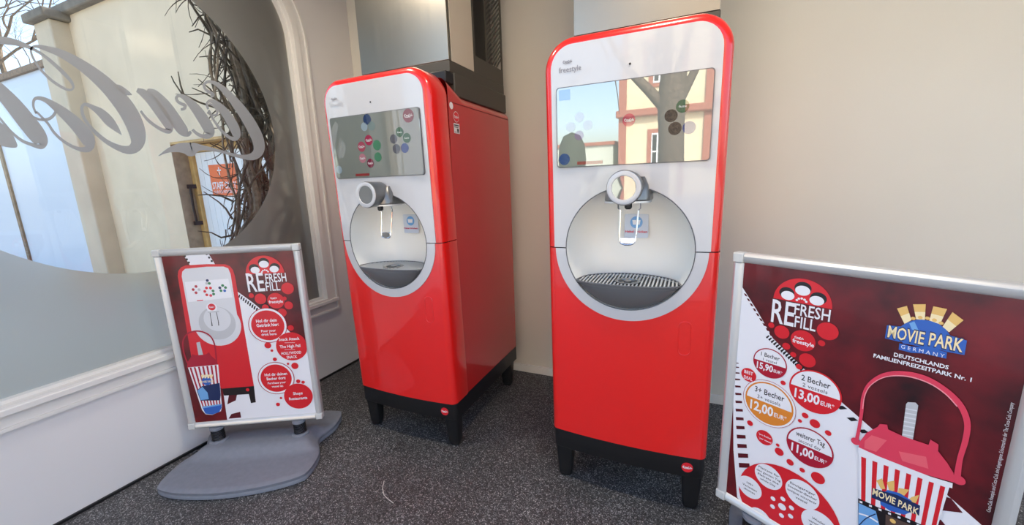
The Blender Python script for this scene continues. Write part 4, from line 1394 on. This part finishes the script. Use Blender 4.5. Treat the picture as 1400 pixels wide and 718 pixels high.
PB.disc('bucket_scene_face', 310, 698, 0.010, P_LGREY)
PB.disc('bucket_scene_face', 262, 668, 0.008, P_GOLD)
for k in range(7):
    PB.poly('film_perforation', [(122 + k * 40, 586 + k * 15), (134 + k * 40, 590 + k * 15), (134 + k * 40, 598 + k * 15), (122 + k * 40, 594 + k * 15)], P_WHITE)
for q in ([(192, 500), (216, 490), (230, 535), (212, 535)], [(236, 505), (268, 498), (268, 542), (246, 540)], [(286, 528), (330, 535), (310, 560), (282, 552)], [(340, 565), (372, 555), (358, 590), (322, 580)]):
    PB.poly('logo_ray', q, P_GOLD)
PB.poly('logo_globe', [(205, 560), (240, 538), (290, 550), (340, 580), (355, 620), (310, 640), (250, 625), (210, 600)], P_BLUE)
PB.poly('logo_banner', [(175, 532), (280, 558), (376, 600), (372, 642), (275, 610), (172, 572)], P_NAVY)
PB.textp('MOVIE PARK', (176, 552), (372, 620), 0.026, P_CREAM, 0.02, name='logo_text')
# small print up the right edge
A_, B_ = PB.m(645, 612), PB.m(742, 152)
vs, fs = text_mesh('Coca-Cola freestyle und Coca-Cola sind eingetragene Schutzmarken der The Coca-Cola Company', 0.0)
A = np.array(vs); ex = A[:, 0].max()
b = MB(); of = PB.off()
Lz = B_[1] - A_[1]
b.add([PB.fm(A_[0] + 0.006 + (B_[0] - A_[0]) * p[0] / ex - (p[1] - 0.35) / 0.7 * 0.0065, A_[1] + Lz * p[0] / ex, of) for p in vs], fs)
b.build('small_print', P_LGREY, sh2)


# ------------------------------------------------------------------ outside the window
YW = 3.6                                 # facade plane beyond the window
def wx(u, v): return atY(u, v, YW).x
fac = empty('cream_facade', (-7.0, YW, -0.06), 0, 'cream rendered building wall seen through the window', 'wall')
fac.location = (0, 0, 0)
dl, dr, dtop = atY(232, 195, YW).x, atY(232, 195, YW).x + 2.1, atY(232, 195, YW).z
XL, XR, ZTOP = atY(171, 371, YW).x - 0.3, -2.7, atY(130, 6, YW).z
b = MB()
b.box(XL, dl, YW, YW + 0.35, -0.06, ZTOP); b.box(dr, XR, YW, YW + 0.35, -0.06, ZTOP); b.box(dl, dr, YW, YW + 0.35, dtop, ZTOP)
b.build('render_wall', M_CREAMEXT, fac)
MB().box(XL, XR, YW - 0.10, YW + 0.40, ZTOP, ZTOP + 0.14).build('coping', M_COPING, fac, bevel=0.02)
b = MB(); b.box(dl - 0.002, dl + 0.004, YW - 0.001, YW + 0.30, -0.06, dtop)
b.build('door_reveal', M_JAMB, fac)
MB().box(dl, dr, YW + 0.0, YW + 0.30, dtop - 0.03, dtop + 0.002).build('door_soffit', M_GOLD, fac)
# door in the facade
dob = empty('boarded_door', (0, 0, 0), 0, 'white boarded staff door in golden wood frame beyond the vine', 'door')
MB().box(dl + 0.005, dl + 0.105, YW + 0.20, YW + 0.32, -0.06, dtop - 0.031).build('door_frame', M_GOLD, dob, bevel=0.01)
MB().box(dr - 0.10, dr, YW + 0.20, YW + 0.32, -0.06, dtop - 0.031).build('door_frame', M_GOLD, dob, bevel=0.01)
MB().box(dl + 0.106, dr - 0.101, YW + 0.20, YW + 0.32, dtop - 0.14, dtop - 0.031).build('door_frame', M_GOLD, dob, bevel=0.01)
nb = 14
x0, x1 = dl + 0.115, dr - 0.11
for k in range(nb):
    MB().box(x0 + (x1 - x0) * k / nb + 0.003, x0 + (x1 - x0) * (k + 1) / nb - 0.003, YW + 0.245, YW + 0.275, -0.05, dtop - 0.145).build('board', M_BOARD, dob)
MB().box(x0, x1, YW + 0.270, YW + 0.30, -0.05, dtop - 0.146).build('door_back', M_BOARD, dob)
hz0, hz1 = atY(272, 304, YW + 0.15).z, atY(262, 256, YW + 0.15).z
hx = dl + 0.06
b = MB(); b.tube([(hx, YW + 0.13, hz0), (hx, YW + 0.12, (hz0 + hz1) / 2), (hx, YW + 0.13, hz1)], 0.018, 8)
b.box(hx - 0.03, hx + 0.03, YW + 0.10, YW + 0.21, hz0 - 0.04, hz0 + 0.02); b.box(hx - 0.03, hx + 0.03, YW + 0.10, YW + 0.21, hz1 - 0.02, hz1 + 0.04)
b.build('door_handle', M_BLACK, dob)
sg = atY(285, 226, YW + 0.24)
sw_, sh_ = 0.62, 0.46
sgo = empty('staff_sign', (sg.x, YW + 0.24, sg.z - sh_), 0, 'orange staff only sign on the white boarded door', 'sign')
MB().box(0, sw_, -0.006, 0.0, 0, sh_).build('sign_plate', S_RED, sgo)
smp = lambda x, z, off: (x, -0.006 - off, z)
put_text('STAFF ONLY', 'sign_text', P_WHITE, sgo, smp, 0.31, 0.155, 0.56, 0.10, 0.02, 0, 0.003)
put_text('NUR FÜR MITARBEITER', 'sign_text', P_WHITE, sgo, smp, 0.31, 0.06, 0.52, 0.045, 0.0, 0, 0.003)
b = MB()
b.add([smp(x, z, 0.003) for x, z in ((0.235, 0.30), (0.255, 0.30), (0.255, 0.42), (0.235, 0.42))], [(0, 1, 2, 3)])
b.add([smp(x, z, 0.003) for x, z in ((0.20, 0.365), (0.29, 0.365), (0.29, 0.385), (0.20, 0.385))], [(0, 1, 2, 3)])
b.build('sign_cross', P_WHITE, sgo)
# pillar
pl0 = wx(143, 371) - 0.02
pil = empty('stone_pillar', (0, 0, 0), 0, 'square stone pillar at the end of the cream wall', 'pillar')
_xr = atY(171, 371, YW).x
pyf = _xr / (ray(146, 366)[0] / ray(146, 366)[1])
def py(u, v): return atY(u, v, pyf).x
pa, pb = py(138, 300), py(152, 300)
pa = atY(127, 371, pyf).x; pb = _xr
ptop = atY(75, 20, pyf).z
MB().box(pa, pb, pyf, YW + 0.2, -0.06, ptop).build('shaft', M_PILLAR, pil, bevel=0.02)
MB().box(pa - 0.09, pb + 0.09, pyf - 0.09, YW + 0.22, ptop, ptop + 0.13).build('capital', M_COPING, pil, bevel=0.02)
# white fence panels with brown posts and cap
fen = empty('panel_fence', (0, 0, 0), 0, 'white panel fence, tinted for reflected sky, with brown posts beside the pillar', 'fence')
FYP = pyf + 0.12
fx1 = pa - 0.005
fzt = atY(50, 96, FYP).z
fpost = atY(22, 280, FYP).x
xs_f = [fpost - 4.6, fpost - 2.3, fpost]
prev = fx1
for xp in reversed(xs_f):
    MB().box(xp + 0.06, prev - 0.005, FYP, FYP + 0.04, -0.04, fzt).build('panel', M_PANELW, fen)
    MB().box(xp - 0.06, xp + 0.055, FYP - 0.03, FYP + 0.06, -0.06, fzt).build('post', M_WOOD, fen)
    prev = xp - 0.065
MB().box(prev, fx1, FYP - 0.05, FYP + 0.08, fzt + 0.001, fzt + 0.10).build('cap_rail', M_WOOD, fen)


# ------------------------------------------------------------------ vine outside the glass
def vine():
    T = empty('twisted_vine', (-3.05, 2.3, -0.06), 0, 'tangled bare brown vine climbing outside the window', 'vine')
    inv = Vector((-3.05, 2.3, -0.06))
    rnd = random.Random(3)
    def uleft(v):
        pts = [(-60, 236), (0, 262), (40, 285), (100, 303), (160, 314), (220, 320), (280, 322), (330, 312), (420, 318), (560, 330)]
        for (v0, a), (v1, c) in zip(pts[:-1], pts[1:]):
            if v0 <= v <= v1: return a + (c - a) * (v - v0) / (v1 - v0)
        return pts[-1][1]
    def strand(n, r0, r1, wob, name, jx, mats, v0r=(520, 420), v1r=(-60, -30)):
        for k in range(n):
            s = rnd.random()
            X = -2.80 - rnd.random() * jx
            ph, fr, am = rnd.random() * 6.28, rnd.uniform(0.010, 0.022), rnd.uniform(0.4, 1.0) * wob
            ph2 = rnd.random() * 6.28
            va, vb = rnd.uniform(*sorted(v0r)), rnd.uniform(*sorted(v1r))
            drift = rnd.uniform(-0.30, 0.30)
            pts, rad = [], []
            N = 26
            for i in range(N + 1):
                t = i / N
                v = va + (vb - va) * t
                ul = uleft(v)
                wdt = 118 + 20 * math.sin(v * 0.008)
                ss = min(1.0, max(0.0, s + drift * (t - 0.5)))
                u = ul + 4 + wdt * ss + am * math.sin(v * fr + ph) + 0.35 * am * math.sin(v * fr * 2.7 + ph2)
                xx = X + 0.06 * math.sin(v * fr * 1.3 + ph2)
                p = atX(u, v, xx)
                p.z = max(p.z, -0.05)
                pts.append(p - inv); rad.append((r0 + (r1 - r0) * t) * rnd.uniform(0.9, 1.1))
            MB().tube(pts, rad, 7).build(name, mats[k % len(mats)], T, smooth=True)
    strand(12, 0.028, 0.017, 15, 'stem', 0.35, (M_BARK2, M_BARK))
    strand(84, 0.0095, 0.0055, 24, 'branch', 0.45, (M_BARK, M_BARK2, M_BARK))
    # thin twigs: one tangled mass
    b = MB()
    for k in range(460):
        v = rnd.uniform(-60, 440); u = uleft(v) + 136 * rnd.random() ** 1.3 - 8
        X = -2.78 - rnd.random() * 0.5
        a = rnd.uniform(0, 2 * PI); L = rnd.uniform(18, 60)
        bend = rnd.uniform(-1.2, 1.2)
        pts = []
        for i in range(7):
            t = i / 6
            pts.append(atX(u + L * t * math.cos(a + bend * t), v + L * t * math.sin(a + bend * t) * 1.1, X + 0.05 * math.sin(4 * t + k)) - inv)
        b.tube(pts, [0.0042 * (1 - 0.6 * i / 6) * rnd.uniform(0.6, 1.2) for i in range(7)], 5)
    o_ = b.build('twig_mass', M_BARK, T); o_['kind'] = 'stuff'
    # individual twigs standing out to the left
    tw = [[(330, 172), (300, 150), (270, 140), (248, 128), (240, 112), (237, 104)], [(262, 140), (248, 128), (244, 116), (243, 98)], [(325, 158), (300, 140), (278, 128), (262, 120)], [(300, 140), (285, 122), (268, 108)],
          [(305, 60), (285, 48), (268, 40), (258, 44)], [(300, 45), (280, 20), (268, 8), (258, 4)], [(318, 95), (300, 82), (288, 76), (272, 78)], [(320, 276), (300, 268), (280, 266), (270, 267)],
          [(318, 300), (306, 285), (296, 276), (278, 262)], [(325, 320), (300, 325), (286, 318), (270, 316)], [(318, 214), (300, 204), (284, 196)], [(300, 30), (292, 14), (270, 22), (262, 36)]]
    for q in tw:
        X = -2.95
        pts = [atX(u + 3 * math.sin(i), v, X - 0.02 * i) - inv for i, (u, v) in enumerate(q)]
        MB().tube(pts, [0.0085 - 0.0055 * i / (len(q) - 1) for i in range(len(q))], 6).build('twig', M_BARK, T, smooth=True)


vine()


# ------------------------------------------------------------------ bare trees and the house facing the machines
def bare_tree(name, loc, h, r, label, seed, levels=5, m=M_BARK, fork=0.35, joined=True):
    rnd = random.Random(seed)
    T = empty(name, loc, 0, label, 'tree')
    b = MB(); tr = MB()
    def grow(p, d, L, rad, lev):
        n = 4
        pts = [p]
        q = p.copy(); dd = d.copy()
        for i in range(n):
            dd = (dd + Vector((rnd.uniform(-1, 1), rnd.uniform(-1, 1), rnd.uniform(-0.3, 0.6))) * 0.14).normalized()
            q = q + dd * L / n
            pts.append(q.copy())
        (tr if lev == 0 else b).tube(pts, [rad * (1 - 0.4 * i / n) for i in range(n + 1)], 7 if lev < 2 else 4, caps=lev < 2)
        if lev >= levels: return
        for k in range(3 if lev < 2 else rnd.choice((2, 3, 3))):
            a = rnd.uniform(0.3, 0.85); az = rnd.uniform(0, 2 * PI)
            o1 = dd.orthogonal().normalized(); o2 = dd.cross(o1)
            nd = (dd * math.cos(a) + (o1 * math.cos(az) + o2 * math.sin(az)) * math.sin(a)).normalized()
            grow(pts[-1] if k == 0 else pts[rnd.choice((2, 3, 4))], nd, L * rnd.uniform(0.6, 0.85), rad * 0.55, lev + 1)
    grow(Vector((0, 0, 0)), Vector((0.05, 0, 1)).normalized(), h * fork, r, 0)
    tr.build('trunk', m, T, smooth=True)
    o_ = b.build('branches', m, T); o_['kind'] = 'stuff'
    return T


def side_vine():
    T = empty('twisted_vine', (-3.3, -0.3, -0.06), 0, 'second tangled vine mirrored in the screen beside the window', 'vine')
    rnd = random.Random(21)
    for k in range(26):
        y = rnd.uniform(-0.9, 0.55); x = rnd.uniform(-0.35, 0.35)
        pts = []
        ph, fr = rnd.random() * 6.28, rnd.uniform(1.5, 4)
        for i in range(22):
            z = i * 0.17
            pts.append((x + 0.08 * math.sin(z * fr + ph), y + 0.13 * math.sin(z * fr * 0.8 + ph * 2) + 0.05 * math.sin(5 * z + k), z))
        r0 = rnd.choice((0.028, 0.018, 0.010))
        MB().tube(pts, [r0 * (1 - 0.5 * i / 21) for i in range(22)], 6).build('stem', (M_BARK2, M_BARK)[k % 2], T, smooth=True)


side_vine()
bare_tree('bare_tree', (-20.5, 6.2, -0.06), 11, 0.16, 'bare tree behind the panel fence', 11, 6)
bare_tree('bare_tree', (-33.5, 12.5, -0.06), 15, 0.20, 'bare tree far behind the panel fence, at the frame edge', 5, 6)

# the tree whose trunk mirrors in the facing screen
tr = empty('bark_tree', (-0.30, -3.6, -0.06), 0, 'dark tree trunk mirrored in the facing dispenser screen', 'tree')
MB().tube([(0, 0, 0), (0.02, 0, 1.0), (0.0, 0, 1.9), (-0.02, 0, 2.4), (0.02, 0.0, 3.2), (-0.03, 0.0, 4.6), (0.1, 0, 6.5)], [0.27, 0.20, 0.185, 0.20, 0.17, 0.15, 0.08], 14).build('trunk', M_BARK, tr, smooth=True)
MB().tube([(-0.02, 0, 2.25), (-0.35, 0.05, 2.62), (-0.75, 0.05, 3.05), (-1.2, 0, 3.6), (-1.9, 0, 4.6)], [0.10, 0.075, 0.06, 0.045, 0.02], 9).build('branch', M_BARK, tr, smooth=True)
MB().tube([(0.05, 0, 2.35), (0.25, 0.02, 2.75), (0.45, 0.02, 3.2), (0.8, 0, 4.2)], [0.08, 0.06, 0.05, 0.02], 9).build('branch', M_BARK, tr, smooth=True)
rnd = random.Random(9)
tb = MB()
for k in range(70):
    z = rnd.uniform(3.0, 6.5); a = rnd.uniform(0, 2 * PI)
    p = Vector((rnd.uniform(-1.6, 0.6), rnd.uniform(-0.3, 0.3), z)); pts = [p.copy()]
    d = Vector((math.cos(a), math.sin(a) * 0.5, rnd.uniform(-0.2, 0.8)))
    for i in range(5):
        d = d + Vector((rnd.uniform(-.5, .5), rnd.uniform(-.5, .5), rnd.uniform(-.5, .4))); p = p + d.normalized() * 0.3; pts.append(p.copy())
    tb.tube(pts, [0.02 - 0.003 * i for i in range(6)], 5)
o_ = tb.build('branches', M_BARK, tr); o_['kind'] = 'stuff'

# house opposite, mirrored in the screen
HY = -16.0
hs = empty('yellow_house', (2.7, HY, -0.06), 0, 'yellow house with red trim mirrored in the dispenser screen', 'house')
hx0, hx1 = -5.6, 8.0
MB().box(hx0, hx1, -6, 0, 0, 8.6).build('render_wall', M_HOUSE, hs)
for x in (hx0, -2.15, 1.6, 5.2):
    MB().box(x - 0.16, x + 0.16, 0.0, 0.10, 0, 8.6).build('corner_strip', M_HTRIM, hs)
MB().box(hx0 - 0.25, hx1, -0.02, 0.35, 3.55, 3.85).build('ledge', M_HTRIM, hs, bevel=0.05)
MB().box(hx0 - 0.3, hx1, -6.2, 0.45, 8.6, 8.85).build('eaves', M_HTRIM, hs)
b = MB(); b.add([(hx0 - 0.3, 0.45, 8.85), (hx1, 0.45, 8.85), (hx1, -6.2, 8.85), (hx0 - 0.3, -6.2, 8.85), (hx0 + 1.5, -2.8, 11.4), (hx1 - 1.5, -2.8, 11.4)],
                [(0, 1, 5, 4), (1, 2, 5), (2, 3, 4, 5), (3, 0, 4), (3, 2, 1, 0)])
b.build('roof', M_ROOF, hs)
for x in (-4.1, -0.3, 3.4, 6.6):
    for z0, z1 in ((1.1, 3.0), (4.7, 6.6)):
        w = MB().box(x - 0.42, x + 0.42, 0.0, 0.08, z0, z1).build('window', M_HTRIM, hs)
        MB().box(x - 0.25, x + 0.25, 0.081, 0.10, z0 + 0.15, z1 - 0.18).build('window_leaf', M_BOARD, w)
        for s in (-1, 1):
            for za, zb_ in ((z0 + 0.22, (z0 + z1) / 2 - 0.03), ((z0 + z1) / 2 + 0.03, z1 - 0.25)):
                MB().box(x + s * 0.12 - 0.085, x + s * 0.12 + 0.085, 0.1005, 0.104, za, zb_).build('pane', M_DARKGL, w)
# low annex and a clipped shrub at its side
an = empty('pale_annex', (-4.6, HY - 0.5, -0.06), 0, 'low pale annex beside the yellow house', 'building')
MB().box(-1.5, 1.2, -3, 0, 0, 2.5).build('wall', mat('pale green render', (0.62, 0.68, 0.58), 0.8), an)
MB().box(-1.6, 1.3, -3.1, 0.12, 2.5, 2.65).build('roof_edge', M_HTRIM, an)
sh = empty('clipped_shrub', (-4.0, -11.5, -0.06), 0, 'rounded clipped shrub on a short trunk outside', 'shrub')
b = MB(); b.lathe([(0.0005, 0.9), (0.3, 0.95), (0.46, 1.3), (0.5, 1.8), (0.46, 2.3), (0.3, 2.65), (0.0005, 2.78)], 'Z', (0, 0, 0), 24); b.build('foliage', M_SHRUB, sh, smooth=True)
b = MB(); b.tube([(0, 0, 0), (0, 0, 1.0)], 0.08, 8); b.build('trunk', M_BARK, sh)

# thread lying on the floor
def floor_pt(u, v, z):
    d = ray(u, v); t = (z - H) / d[2]
    return Vector((t * d[0], t * d[1], z))


p0 = floor_pt(525, 658, 0.0)
th = [floor_pt(u, v, 0.0022) - p0 for u, v in ((525, 658), (523, 668), (525, 677), (531, 683), (538, 688))]
o_ = MB().tube(th, 0.0018, 6).build('thread', mat('pale thread', (0.62, 0.60, 0.56), 0.8), smooth=True)
o_.location = p0
o_['label'] = 'short pale thread lying on the dark floor'; o_['category'] = 'thread'
